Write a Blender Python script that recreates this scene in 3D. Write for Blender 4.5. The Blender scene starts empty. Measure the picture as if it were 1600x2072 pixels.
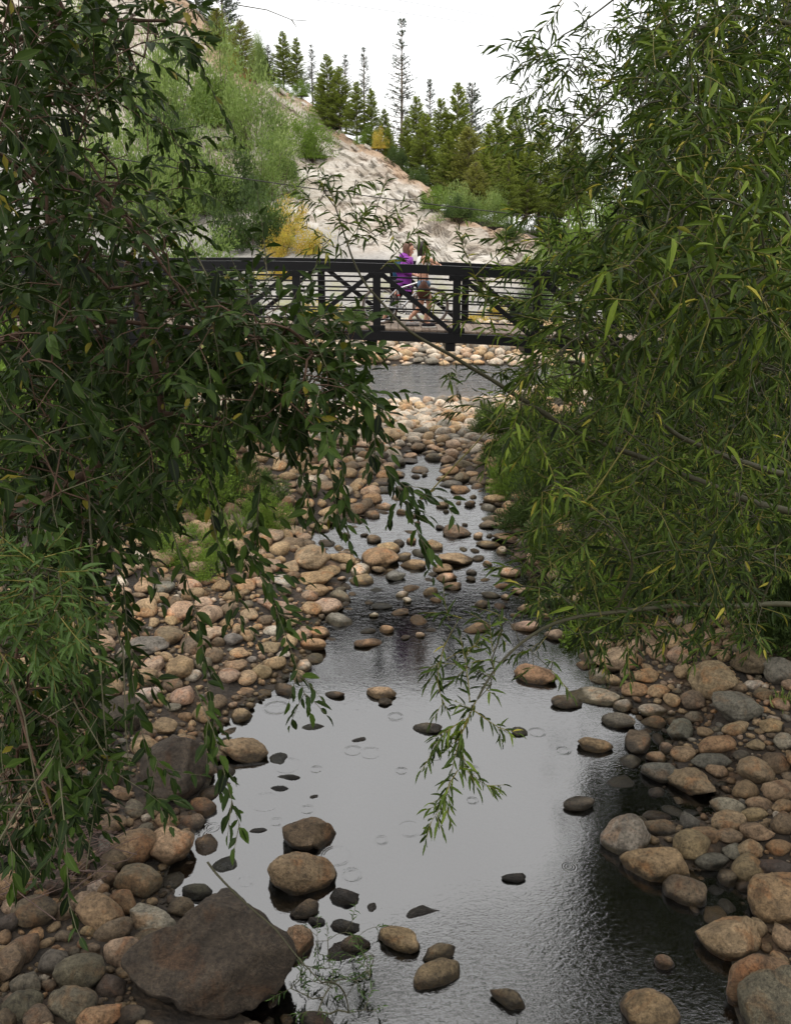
import bpy, bmesh, math, random
import numpy as np
from mathutils import Vector, Matrix, Euler
R = math.radians
S = bpy.context.scene
COL = S.collection

# ------------------------------------------------------------------ camera, sky, sun, exposure
PITCH = R(17.7); FPX = 1800.0; CAMZ = 4.75
cd = bpy.data.cameras.new('camera'); cam = bpy.data.objects.new('camera', cd); COL.objects.link(cam)
cam.location = (0, 0, CAMZ); cam.rotation_euler = (R(90) - PITCH, 0, 0)
cd.sensor_fit = 'VERTICAL'; cd.sensor_height = 36.0; cd.sensor_width = 36.0; cd.lens = 36.0 * FPX / 2072.0
cd.clip_start = 0.05; cd.clip_end = 3000
S.camera = cam
SUN_EL, SUN_AZ = R(58), R(200)
w = bpy.data.worlds.new('World'); S.world = w; w.use_nodes = True
nt = w.node_tree; nt.nodes.clear()
out = nt.nodes.new('ShaderNodeOutputWorld')
sky = nt.nodes.new('ShaderNodeTexSky'); sky.sky_type = 'NISHITA'; sky.sun_disc = False
sky.sun_elevation = SUN_EL; sky.sun_rotation = SUN_AZ; sky.dust_density = 4.0; sky.air_density = 1.0
bg1 = nt.nodes.new('ShaderNodeBackground'); bg1.inputs['Strength'].default_value = 0.05
nt.links.new(sky.outputs[0], bg1.inputs[0])
# an even layer of cloud, brighter overhead as an overcast sky is
tc = nt.nodes.new('ShaderNodeTexCoord'); sp = nt.nodes.new('ShaderNodeSeparateXYZ')
nt.links.new(tc.outputs['Generated'], sp.inputs[0])
mx = nt.nodes.new('ShaderNodeMath'); mx.operation = 'MAXIMUM'; mx.inputs[1].default_value = 0.0
nt.links.new(sp.outputs['Z'], mx.inputs[0])
ma = nt.nodes.new('ShaderNodeMath'); ma.operation = 'MULTIPLY_ADD'; ma.inputs[1].default_value = 2.0; ma.inputs[2].default_value = 1.4
nt.links.new(mx.outputs[0], ma.inputs[0])
cn = nt.nodes.new('ShaderNodeTexNoise'); cn.inputs['Scale'].default_value = 3.0; cn.inputs['Detail'].default_value = 5
nt.links.new(tc.outputs['Generated'], cn.inputs['Vector'])
cm = nt.nodes.new('ShaderNodeMath'); cm.operation = 'MULTIPLY_ADD'; cm.inputs[1].default_value = 0.5; cm.inputs[2].default_value = 0.75
nt.links.new(cn.outputs['Fac'], cm.inputs[0])
cm2 = nt.nodes.new('ShaderNodeMath'); cm2.operation = 'MULTIPLY'
nt.links.new(ma.outputs[0], cm2.inputs[0]); nt.links.new(cm.outputs[0], cm2.inputs[1])
bg2 = nt.nodes.new('ShaderNodeBackground'); bg2.inputs['Color'].default_value = (1.0, 0.985, 0.965, 1)
nt.links.new(cm2.outputs[0], bg2.inputs['Strength'])
ad = nt.nodes.new('ShaderNodeAddShader')
nt.links.new(bg1.outputs[0], ad.inputs[0]); nt.links.new(bg2.outputs[0], ad.inputs[1])
nt.links.new(ad.outputs[0], out.inputs['Surface'])
sl = bpy.data.lights.new('sun', 'SUN'); sl.energy = 1.5; sl.angle = R(14); sl.color = (1.0, 0.95, 0.88)
so = bpy.data.objects.new('sun', sl); COL.objects.link(so); so.location = (0, 0, 30)
sdir = Vector((math.sin(SUN_AZ) * math.cos(SUN_EL), math.cos(SUN_AZ) * math.cos(SUN_EL), math.sin(SUN_EL)))
so.rotation_euler = sdir.to_track_quat('Z', 'Y').to_euler()
S.view_settings.view_transform = 'Standard'; S.view_settings.look = 'None'
S.view_settings.exposure = -0.3; S.view_settings.gamma = 1.0; S.view_settings.use_curve_mapping = False
S.render.engine = 'CYCLES'
S.cycles.max_bounces = 8; S.cycles.diffuse_bounces = 3; S.cycles.glossy_bounces = 3
S.cycles.transmission_bounces = 4; S.cycles.transparent_max_bounces = 12
S.cycles.use_denoising = True; S.cycles.sample_clamp_indirect = 6.0
S.cycles.caustics_reflective = False; S.cycles.caustics_refractive = False

# ------------------------------------------------------------------ helpers
CP, SP = math.cos(PITCH), math.sin(PITCH)
def P(px, py, t):
    """point seen at a photo pixel (1600x2072), at distance t along the optical axis"""
    xc = (px - 800) / FPX; yc = (1036 - py) / FPX
    return np.array((t * xc, t * (yc * SP + CP), CAMZ + t * (yc * CP - SP)))
def G(px, py, z=0.0):
    """point of the horizontal plane z seen at a photo pixel"""
    yc = (1036 - py) / FPX
    return P(px, py, (z - CAMZ) / (yc * CP - SP))
def AY(px, py, Y):
    yc = (1036 - py) / FPX
    return P(px, py, Y / (yc * SP + CP))
def PX(p):
    x, y, z = p[..., 0], p[..., 1], p[..., 2] - CAMZ
    t = y * CP - z * SP
    t = np.where(np.abs(t) < 1e-6, 1e-6, t)
    return 800 + FPX * x / t, 1036 - FPX * (y * SP + z * CP) / t, t
def tag(o, label=None, cat=None, group=None, kind=None):
    if label: o['label'] = label
    if cat: o['category'] = cat
    if group: o['group'] = group
    if kind: o['kind'] = kind
    return o
def empty(name, loc=(0, 0, 0), rz=0):
    o = bpy.data.objects.new(name, None); o.empty_display_size = 0.1
    o.location = loc; o.rotation_euler = (0, 0, rz); COL.objects.link(o); return o
def mobj(name, me, mat=None, parent=None):
    o = bpy.data.objects.new(name, me); COL.objects.link(o)
    if mat is not None and len(me.materials) == 0: me.materials.append(mat)
    if parent is not None: o.parent = parent
    return o
def npmesh(name, V, F, smooth=True, attrs=None, mat=None):
    """V (n,3), F (m,3|4) numpy -> mesh; attrs = {name: per vertex floats (n,) or colours (n,3)}"""
    V = np.asarray(V, dtype=np.float32); F = np.asarray(F, dtype=np.int32)
    me = bpy.data.meshes.new(name)
    me.vertices.add(len(V)); me.vertices.foreach_set('co', V.ravel())
    k = F.shape[1]
    me.loops.add(F.size); me.loops.foreach_set('vertex_index', F.ravel())
    me.polygons.add(len(F)); me.polygons.foreach_set('loop_start', np.arange(0, F.size, k, dtype=np.int32))
    me.update(calc_edges=True)
    me.polygons.foreach_set('use_smooth', np.full(len(F), bool(smooth)))
    for an, av in (attrs or {}).items():
        av = np.asarray(av, dtype=np.float32)
        if av.ndim == 1:
            a = me.attributes.new(an, 'FLOAT', 'POINT'); a.data.foreach_set('value', av)
        else:
            a = me.attributes.new(an, 'FLOAT_COLOR', 'POINT')
            a.data.foreach_set('color', np.concatenate([av, np.ones((len(av), 1), np.float32)], 1).ravel())
    if mat is not None: me.materials.append(mat)
    return me
class MB:
    """collects boxes, bars and tubes; mesh() joins what one part is made of"""
    def __init__(s): s.v = []; s.f = []; s.n = 0
    def add(s, V, F):
        F = np.asarray(F)
        if F.shape[1] == 3: F = np.concatenate([F, F[:, 2:3]], 1)
        s.v.append(np.asarray(V, float)); s.f.append(F + s.n); s.n += len(V)
    def box(s, c, h, rot=None):
        V = np.array([(x, y, z) for x in (-1, 1) for y in (-1, 1) for z in (-1, 1)], float) * np.array(h)
        if rot is not None: V = V @ np.array(rot).T
        s.add(V + np.array(c), [(0, 1, 3, 2), (4, 6, 7, 5), (0, 4, 5, 1), (2, 3, 7, 6), (0, 2, 6, 4), (1, 5, 7, 3)])
    def bar(s, a, b, wd, ht, up=(0, 0, 1)):
        a = np.array(a, float); b = np.array(b, float); d = b - a; L = np.linalg.norm(d); d /= L
        u = np.array(up, float); sd = np.cross(u, d)
        sd /= max(np.linalg.norm(sd), 1e-9); u = np.cross(d, sd)
        M = np.stack([d, sd, u], 1)
        s.box((a + b) / 2, (L / 2, wd / 2, ht / 2), M)
    def tube(s, pts, rad, n=6, closed=False):
        V, F = tube_vf(np.array(pts, float), rad, n, closed); s.add(V, F)
    def mesh(s, name, mat=None, smooth=False, bevel=0):
        V = np.concatenate(s.v); F = np.concatenate(s.f)
        me = bpy.data.meshes.new(name)
        faces = [tuple(dict.fromkeys(int(i) for i in f)) for f in F]
        me.from_pydata([tuple(v) for v in V], [], [f for f in faces if len(f) > 2]); me.update()
        if smooth: me.polygons.foreach_set('use_smooth', [True] * len(me.polygons))
        if bevel:
            bm = bmesh.new(); bm.from_mesh(me)
            bmesh.ops.bevel(bm, geom=[e for e in bm.edges if e.is_manifold and e.calc_face_angle(0) > 0.5], offset=bevel, segments=1, affect='EDGES')
            bm.to_mesh(me); bm.free()
        if mat: me.materials.append(mat)
        return me
    def build(s, name, mat, parent=None, smooth=False, bevel=0):
        return mobj(name, s.mesh(name, mat, smooth, bevel), None, parent)
def tube_vf(pts, rad, n=6, closed=False):
    m = len(pts); rad = np.broadcast_to(np.asarray(rad, float), (m,))
    if closed: T = np.roll(pts, -1, 0) - np.roll(pts, 1, 0)
    else: T = np.gradient(pts, axis=0)
    T = T / np.maximum(np.linalg.norm(T, axis=1, keepdims=True), 1e-9)
    ref = np.array((0.13, 0.27, 0.95)); 
    if abs(T[0] @ ref) > 0.9: ref = np.array((0.95, 0.2, 0.1))
    A = np.cross(T, ref); A /= np.maximum(np.linalg.norm(A, axis=1, keepdims=True), 1e-6)
    B = np.cross(T, A)
    an = np.arange(n) * 2 * np.pi / n
    V = pts[:, None, :] + rad[:, None, None] * (np.cos(an)[None, :, None] * A[:, None, :] + np.sin(an)[None, :, None] * B[:, None, :])
    F = []
    mm = m if closed else m - 1
    i = np.arange(mm)[:, None]; j = np.arange(n)[None, :]
    i2 = (i + 1) % m; j2 = (j + 1) % n
    F = np.stack([i * n + j, i * n + j2, i2 * n + j2, i2 * n + j], -1).reshape(-1, 4)
    return V.reshape(-1, 3), F
# vectorised lattice noise
def _hash(i, j, k, s):
    h = (i * 374761393 + j * 668265263 + k * 2147483647 + s * 1274126177) & 0xffffffff
    h = ((h ^ (h >> 13)) * 1274126177) & 0xffffffff
    h = (h ^ (h >> 16)) & 0xffffffff
    return h.astype(np.float64) / 4294967295.0
def vnoise(Q, seed=0):
    Q = np.asarray(Q, float); f = np.floor(Q).astype(np.int64); r = Q - f; r = r * r * (3 - 2 * r)
    o = 0
    for a in (0, 1):
        for b in (0, 1):
            for c in (0, 1):
                wt = (r[..., 0] if a else 1 - r[..., 0]) * (r[..., 1] if b else 1 - r[..., 1]) * (r[..., 2] if c else 1 - r[..., 2])
                o = o + wt * _hash(f[..., 0] + a, f[..., 1] + b, f[..., 2] + c, seed)
    return o * 2 - 1
def fbm(Q, octv=4, seed=0, gain=0.5):
    o = 0; a = 1.0; Q = np.asarray(Q, float)
    for i in range(octv):
        o = o + a * vnoise(Q * (2.03 ** i) + 17.3 * i, seed + i); a *= gain
    return o
def sstep(a, b, x):
    t = np.clip((x - a) / (b - a), 0, 1); return t * t * (3 - 2 * t)

# ------------------------------------------------------------------ materials
def newmat(name):
    m = bpy.data.materials.new(name); m.use_nodes = True
    t = m.node_tree; t.nodes.clear()
    o = t.nodes.new('ShaderNodeOutputMaterial'); b = t.nodes.new('ShaderNodeBsdfPrincipled')
    t.links.new(b.outputs[0], o.inputs['Surface']); return m, t, b, o
def nd(t, typ, **kw):
    n = t.nodes.new(typ)
    for k, v in kw.items():
        if k.startswith('i_'):
            kk = k[2:].replace('_', ' ')
            n.inputs[int(kk) if kk.isdigit() else kk].default_value = v
        else: setattr(n, k, v)
    return n
def ramp(t, src, stops, interp='LINEAR'):
    r = nd(t, 'ShaderNodeValToRGB'); cr = r.color_ramp; cr.interpolation = interp
    while len(cr.elements) > 1: cr.elements.remove(cr.elements[-1])
    for i, (p, c) in enumerate(stops):
        e = cr.elements[0] if i == 0 else cr.elements.new(p)
        e.position = p
        e.color = (c[0], c[1], c[2], 1) if isinstance(c, tuple) else (c, c, c, 1)
    t.links.new(src, r.inputs[0]); return r.outputs[0]
def mixc(t, f, a, b, mode='MIX'):
    n = nd(t, 'ShaderNodeMix', data_type='RGBA', blend_type=mode)
    for inp, v in ((0, f), (6, a), (7, b)):
        if hasattr(v, 'is_output'): t.links.new(v, n.inputs[inp])
        elif isinstance(v, tuple): n.inputs[inp].default_value = (*v, 1)
        else: n.inputs[inp].default_value = v if inp == 0 else (v, v, v, 1)
    return n.outputs[2]
def math_(t, op, a, b=0.0, c=None):
    n = nd(t, 'ShaderNodeMath', operation=op)
    for i, v in enumerate((a, b) if c is None else (a, b, c)):
        if hasattr(v, 'is_output'): t.links.new(v, n.inputs[i])
        else: n.inputs[i].default_value = v
    return n.outputs[0]
def noise(t, vec, scale, detail=4, rough=0.55, dist=0):
    n = nd(t, 'ShaderNodeTexNoise'); n.inputs['Scale'].default_value = scale; n.inputs['Detail'].default_value = detail
    n.inputs['Roughness'].default_value = rough; n.inputs['Distortion'].default_value = dist
    if vec is not None: t.links.new(vec, n.inputs['Vector'])
    return n.outputs['Fac']
def bump(t, b, h, strength=0.4, dist=0.02):
    n = nd(t, 'ShaderNodeBump'); n.inputs['Strength'].default_value = strength; n.inputs['Distance'].default_value = dist
    t.links.new(h, n.inputs['Height']); t.links.new(n.outputs[0], b.inputs['Normal']); return n
def simple(name, col, rough=0.6, metal=0.0, var=0.15, scale=30, bmp=0.15):
    m, t, b, o = newmat(name)
    g = nd(t, 'ShaderNodeNewGeometry')
    f = noise(t, g.outputs['Position'], scale, 4)
    c = mixc(t, f, tuple(x * (1 - var) for x in col), tuple(min(1, x * (1 + var)) for x in col))
    t.links.new(c, b.inputs['Base Color']); b.inputs['Roughness'].default_value = rough; b.inputs['Metallic'].default_value = metal; b.inputs['Specular IOR Level'].default_value = .25
    if bmp: bump(t, b, f, bmp, 0.004)
    return m
def rock_material(name, use_attr):
    m, t, b, o = newmat(name)
    if use_attr: src = nd(t, 'ShaderNodeAttribute', attribute_name='tone').outputs['Color']
    else: src = nd(t, 'ShaderNodeObjectInfo').outputs['Color']
    g = nd(t, 'ShaderNodeNewGeometry'); pos = g.outputs['Position']
    n1 = noise(t, pos, 7.0, 5, 0.6); n2 = noise(t, pos, 38.0, 5, 0.7); n3 = noise(t, pos, 2.2, 3)
    c = mixc(t, 1.0, src, ramp(t, n1, [(0.3, 0.5), (0.48, 0.98), (0.68, 1.4)]), 'MULTIPLY')
    c = mixc(t, 1.0, c, ramp(t, n2, [(0.34, 0.45), (0.5, 1.0), (0.66, 1.4)]), 'MULTIPLY')
    # rust-coloured staining and dark lichen specks
    st = ramp(t, noise(t, pos, 4.3, 6, 0.65, 0.6), [(0.52, 0.0), (0.64, 0.6)])
    c = mixc(t, st, c, mixc(t, 1.0, c, (1.2, 0.78, 0.5), 'MULTIPLY'))
    vo = nd(t, 'ShaderNodeTexVoronoi'); vo.inputs['Scale'].default_value = 60; t.links.new(pos, vo.inputs['Vector'])
    sk = math_(t, 'MULTIPLY', ramp(t, vo.outputs['Distance'], [(0.1, 1.0), (0.26, 0.0)]), ramp(t, n1, [(0.45, 0.0), (0.62, 0.75)]))
    c = mixc(t, sk, c, (0.035, 0.03, 0.025))
    # silt and algae line of the wet foot of each stone
    sx = nd(t, 'ShaderNodeSeparateXYZ'); t.links.new(pos, sx.inputs[0])
    zz = math_(t, 'ADD', sx.outputs['Z'], math_(t, 'MULTIPLY', math_(t, 'SUBTRACT', n3, 0.5), 0.1))
    zz = math_(t, 'ADD', zz, math_(t, 'MULTIPLY', math_(t, 'SUBTRACT', n1, 0.5), 0.06))
    wet = ramp(t, math_(t, 'MULTIPLY', zz, 5.0), [(0.20, 1.0), (0.36, 0.0)])
    c = mixc(t, wet, c, mixc(t, 1.0, c, (0.22, 0.2, 0.13), 'MULTIPLY'))
    t.links.new(c, b.inputs['Base Color'])
    t.links.new(ramp(t, wet, [(0.0, 0.82), (1.0, 0.35)]), b.inputs['Roughness'])
    b.inputs['Specular IOR Level'].default_value = 0.35
    hh = math_(t, 'ADD', math_(t, 'MULTIPLY', n2, 0.5), n1)
    hh = math_(t, 'SUBTRACT', hh, math_(t, 'MULTIPLY', ramp(t, noise(t, pos, 140, 3), [(0.38, 1.0), (0.5, 0.0)]), 0.5))
    hh = math_(t, 'ADD', hh, math_(t, 'MULTIPLY', noise(t, pos, 75, 4, 0.7), 0.5))
    bump(t, b, hh, 0.9, 0.015)
    return m
M_ROCK = rock_material('stone_single', False)
M_ROCKS = rock_material('stone_field', True)
def leaf_material(name, cols, under, trans=0.25, rough=0.5, spec=0.3, vein=True):
    m, t, b, o = newmat(name)
    a = nd(t, 'ShaderNodeAttribute', attribute_name='tint')
    oi = nd(t, 'ShaderNodeObjectInfo')
    f = math_(t, 'FRACT', math_(t, 'ADD', a.outputs['Fac'], oi.outputs['Random'])) if vein == 'obj' else a.outputs['Fac']
    c = ramp(t, f, [(i / (len(cols) - 1), c) for i, c in enumerate(cols)])
    if vein:
        rb = nd(t, 'ShaderNodeAttribute', attribute_name='rib')
        c = mixc(t, ramp(t, rb.outputs['Fac'], [(0.8, 0.0), (1.0, 0.22)]), c, (0.14, 0.19, 0.05))
    g = nd(t, 'ShaderNodeNewGeometry')
    c = mixc(t, math_(t, 'MULTIPLY', g.outputs['Backfacing'], 0.45), c, under)
    t.links.new(c, b.inputs['Base Color']); b.inputs['Roughness'].default_value = rough
    b.inputs['Specular IOR Level'].default_value = spec
    tr = nd(t, 'ShaderNodeBsdfTranslucent')
    t.links.new(mixc(t, 1.0, c, (1.3, 1.45, 0.7), 'MULTIPLY'), tr.inputs[0])
    mixs = nd(t, 'ShaderNodeMixShader'); mixs.inputs[0].default_value = trans
    t.links.new(b.outputs[0], mixs.inputs[1]); t.links.new(tr.outputs[0], mixs.inputs[2])
    t.links.new(mixs.outputs[0], o.inputs['Surface'])
    return m
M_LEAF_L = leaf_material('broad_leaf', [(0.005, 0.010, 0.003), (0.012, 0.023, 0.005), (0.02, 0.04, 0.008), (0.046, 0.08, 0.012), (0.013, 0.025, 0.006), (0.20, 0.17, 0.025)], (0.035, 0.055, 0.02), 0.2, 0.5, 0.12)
M_LEAF_R = leaf_material('narrow_leaf', [(0.007, 0.013, 0.004), (0.018, 0.032, 0.007), (0.045, 0.074, 0.013), (0.075, 0.118, 0.018), (0.17, 0.23, 0.032), (0.34, 0.30, 0.05)], (0.05, 0.072, 0.024), 0.2, 0.5, 0.13)
M_LEAF_Y = leaf_material('fresh_leaf', [(0.025, 0.055, 0.012), (0.05, 0.095, 0.02), (0.08, 0.14, 0.03), (0.03, 0.06, 0.015)], (0.07, 0.11, 0.04), 0.25, 0.45, 0.25)
M_SHRUB = leaf_material('shrub_leaf', [(0.012, 0.022, 0.006), (0.033, 0.055, 0.013), (0.065, 0.10, 0.022), (0.11, 0.16, 0.035)], (0.08, 0.12, 0.055), 0.25, 0.55, 0.2, vein=False)
M_SHRUBL = leaf_material('light_shrub_leaf', [(0.045, 0.08, 0.018), (0.10, 0.155, 0.035), (0.17, 0.235, 0.06), (0.25, 0.30, 0.11)], (0.22, 0.27, 0.11), 0.25, 0.6, 0.2, vein=False)
M_YELLOW = leaf_material('yellow_leaf', [(0.16, 0.2, 0.03), (0.45, 0.36, 0.05), (0.5, 0.28, 0.04), (0.14, 0.2, 0.03)], (0.4, 0.36, 0.12), vein=False)
M_RUST = leaf_material('rust_leaf', [(0.22, 0.09, 0.03), (0.32, 0.16, 0.04), (0.2, 0.14, 0.04)], (0.3, 0.16, 0.06), vein=False)
M_BRIGHT = leaf_material('bright_leaf', [(0.08, 0.13, 0.02), (0.12, 0.19, 0.028), (0.18, 0.25, 0.04)], (0.15, 0.21, 0.06), 0.25, 0.6, 0.2, vein=False)
M_NEEDLE = leaf_material('pine_needle', [(0.06, 0.085, 0.015), (0.12, 0.155, 0.024), (0.2, 0.24, 0.035), (0.28, 0.31, 0.05)], (0.14, 0.17, 0.04), 0.25, 0.6, 0.3, vein=False)
M_NEEDLEY = leaf_material('yellow_needle', [(0.12, 0.14, 0.03), (0.2, 0.21, 0.04), (0.26, 0.24, 0.05)], (0.14, 0.15, 0.04), 0.15, 0.6, 0.3, vein=False)
M_NEEDLED = leaf_material('dark_needle', [(0.03, 0.05, 0.03), (0.045, 0.07, 0.04), (0.06, 0.09, 0.045)], (0.05, 0.07, 0.05), 0.1, 0.6, 0.3, vein=False)
M_GRASS = leaf_material('grass_blade', [(0.09, 0.15, 0.03), (0.15, 0.22, 0.05), (0.26, 0.27, 0.09)], (0.14, 0.2, 0.06), vein=False)
M_DRY = leaf_material('dry_leaf', [(0.25, 0.12, 0.04), (0.32, 0.17, 0.06), (0.2, 0.1, 0.04)], (0.3, 0.16, 0.07), vein=False)
M_BARK = simple('bark', (0.14, 0.11, 0.08), 0.85, var=0.4, scale=25, bmp=0.5)
M_BARKG = simple('green_bark', (0.055, 0.052, 0.028), 0.6, var=0.3, scale=30, bmp=0.3)
M_BARKR = simple('reddish_bark', (0.085, 0.05, 0.032), 0.75, var=0.35, scale=25, bmp=0.4)
M_TWIG = simple('pale_twig', (0.095, 0.088, 0.05), 0.6, var=0.3, scale=20, bmp=0)
M_TWIGY = simple('yellow_twig', (0.15, 0.13, 0.03), 0.5, var=0.3, scale=20, bmp=0)
M_TWIGD = simple('dead_twig', (0.09, 0.06, 0.05), 0.8, var=0.3, scale=20, bmp=0)
# ------------------------------------------------------------------ the lie of the land
LE = [(600,2400),(590,2072),(420,1930),(400,1850),(330,1790),(392,1700),(402,1620),(455,1555),(440,1480),(560,1395),(640,1320),(655,1275),(690,1225),(690,1185),(720,1165),(735,1140),(650,1105),(610,1085),(660,1060),(760,1040),(765,985),(790,945),(815,915)]
RE = [(870,912),(905,935),(905,965),(985,985),(1005,1040),(1060,1090),(1075,1140),(1110,1170),(1180,1195),(1220,1240),(1260,1290),(1190,1330),(1215,1380),(1240,1430),(1330,1470),(1310,1510),(1290,1560),(1330,1610),(1440,1600),(1440,1640),(1345,1660),(1270,1700),(1330,1770),(1420,1790),(1500,1790),(1480,1830),(1410,1850),(1470,1930),(1500,2072),(1560,2400)]
CREEK = np.array([G(x, y)[:2] for x, y in LE] + [G(x, y)[:2] for x, y in RE])
def creek_sd(x, y):
    """signed distance to the creek's edge, negative in the water"""
    x = np.asarray(x, float); y = np.asarray(y, float)
    sh = x.shape; x = x.ravel(); y = y.ravel()
    d = np.full(x.shape, 1e9); ins = np.zeros(x.shape, bool)
    A = CREEK; B = np.roll(CREEK, -1, 0)
    for (ax, ay), (bx, by) in zip(A, B):
        ex, ey = bx - ax, by - ay
        t = np.clip(((x - ax) * ex + (y - ay) * ey) / (ex * ex + ey * ey + 1e-12), 0, 1)
        d = np.minimum(d, np.hypot(x - ax - t * ex, y - ay - t * ey))
        c = (ay > y) != (by > y)
        xi = ax + (y - ay) * ex / (ey if abs(ey) > 1e-12 else 1e-12)
        ins ^= c & (x < xi)
    return np.where(ins, -d, d).reshape(sh)
RIDGE = [(-600,-700,100),(-200,-420,94),(100,-230,89),(300,-70,84),(400,30,80),(440,95,78),(520,165,75),(620,205,71),(680,262,67),(770,312,62),(870,385,56),(900,440,52),(960,452,50),(1060,475,48),(1130,500,47),(1400,515,48),(1900,520,50)]
RW = np.array([P(*q) for q in RIDGE])
def hill(x, y):
    yr = np.interp(x, RW[:, 0], RW[:, 1]); zr = np.interp(x, RW[:, 0], RW[:, 2])
    yb = 39.5 + 0.5 * np.sin(x * 0.3)
    s = (y - yb) / (yr - yb)
    zb = 0.82
    z = zb + (zr - zb) * (0.62 * s + 0.38 * s * s)
    back = zr + np.clip(y - yr, 0, 25) * 0.03 - np.clip(y - yr - 30, 0, 60) * 0.05 + 0.6 * np.sin(x * 0.21 + y * 0.13) * sstep(0, 10, y - yr)
    return np.where(s > 1, back, z), s
def ground_h(x, y):
    x = np.asarray(x, float); y = np.asarray(y, float)
    d = creek_sd(x, y)
    Q = np.stack([x, y, x * 0], -1)
    n = fbm(Q * 1.3, 3, 5)
    ins = -0.03 - 0.45 * sstep(0, 1.1, -d)
    bank = 0.0 + 0.22 * sstep(0, 1.0, d) + 0.16 * np.clip(d - 0.8, 0, 6) + 0.4 * sstep(1.8, 4.0, d)
    # the gravel bar under the bridge is low
    bar = np.minimum(bank, 0.10 + 0.30 * np.clip(np.abs(x - 0.3) - 2.4, 0, 6))
    kb = sstep(16.6, 19.6, y)
    bank = bank * (1 - kb) + bar * kb
    z = np.where(d < 0, ins, bank + 0.035 * n)
    e1 = 25.6 + 0.25 * np.sin(x * 0.9) + 0.04 * x; e2 = 32.0 + 0.3 * np.sin(x * 0.5 + 1)
    riv = sstep(e1 - 1.2, e1 + 0.8, y) * (1 - sstep(e2 - 0.8, e2 + 0.8, y))
    zf = 0.05 + 0.10 * np.clip(y - e2, 0, 9) + 0.04 * n
    z = np.where(y > (e1 + e2) / 2, zf, z)
    z = z * (1 - riv) - 0.5 * riv
    # abutments of the footbridge on either bank
    ab = sstep(6.5, 9.0, np.abs(x + 1.0)) * sstep(13.0, 15.5, y) * (1 - sstep(19.5, 22.0, y))
    z = z * (1 - ab) + np.maximum(z, 2.55) * ab
    hz, s = hill(x, y)
    k = sstep(38.0, 41.0, y)
    dy = y - np.interp(x, RW[:, 0], RW[:, 1])
    z = z * (1 - k) + hz * k
    return z
def ground_z(x, y): return float(ground_h(np.array([x]), np.array([y]))[0])

def axis(parts):
    o = []
    for a, b, st in parts: o.append(np.arange(a, b, st))
    return np.concatenate(o)
def grid_mesh(xs, ys):
    X, Y = np.meshgrid(xs, ys); nx, ny = len(xs), len(ys)
    i = np.arange(ny - 1)[:, None]; j = np.arange(nx - 1)[None, :]
    a = i * nx + j
    F = np.stack([a, a + 1, a + nx + 1, a + nx], -1).reshape(-1, 4)
    return X.ravel(), Y.ravel(), F
xs = axis([(-600, -100, 60), (-100, -30, 5), (-30, -9.5, 0.8), (-9.5, 9.5, 0.1), (9.5, 30, 0.8), (30, 100, 5), (100, 601, 60)])
ys = axis([(-40, 0, 4), (0, 2.5, 0.4), (2.5, 21, 0.1), (21, 42, 0.3), (42, 100, 2.0), (100, 1000, 60)])
X, Y, F = grid_mesh(xs, ys)
Z = ground_h(X, Y)
yr_ = np.interp(X, RW[:, 0], RW[:, 1])
sel = (Y > 41.0); Z = np.where(sel, Z - np.where(Y < yr_ + 3, 0.9, 0.0), Z)   # the cliff's own skin lies above this sheet
V = np.stack([X, Y, Z], 1)
m, t, b, o = newmat('bank_soil')
g = nd(t, 'ShaderNodeNewGeometry'); pos = g.outputs['Position']
n1 = noise(t, pos, 2.5, 6, 0.6); n2 = noise(t, pos, 30, 5, 0.7)
c = ramp(t, n1, [(0.3, (0.012, 0.009, 0.006)), (0.55, (0.032, 0.022, 0.013)), (0.78, (0.13, 0.075, 0.038))])
vo = nd(t, 'ShaderNodeTexVoronoi'); vo.inputs['Scale'].default_value = 22; t.links.new(pos, vo.inputs['Vector'])
c = mixc(t, 0.55, c, mixc(t, 1.0, c, ramp(t, vo.outputs['Color'], [(0.2, 0.25), (0.8, 1.3)]), 'MULTIPLY'))
c = mixc(t, 1.0, c, ramp(t, n2, [(0.3, 0.6), (0.7, 1.5)]), 'MULTIPLY')
# creek bed: dark silt and green algae
sx = nd(t, 'ShaderNodeSeparateXYZ'); t.links.new(pos, sx.inputs[0])
bed = ramp(t, math_(t, 'MULTIPLY_ADD', sx.outputs['Z'], 4.0, 0.5), [(0.35, 1.0), (0.56, 0.0)])
alg = ramp(t, noise(t, pos, 3.3, 5, 0.6), [(0.45, (0.028, 0.024, 0.014)), (0.62, (0.03, 0.04, 0.012)), (0.75, (0.05, 0.075, 0.015))])
c = mixc(t, bed, c, alg)
t.links.new(c, b.inputs['Base Color']); b.inputs['Roughness'].default_value = 0.9
bump(t, b, math_(t, 'ADD', n2, vo.outputs['Distance']), 0.8, 0.02)
M_SOIL = m
tag(mobj('ground', npmesh('ground', V, F, True, mat=M_SOIL)), 'brown soil and gravel of the creek banks and river bed', kind='structure')

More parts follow.
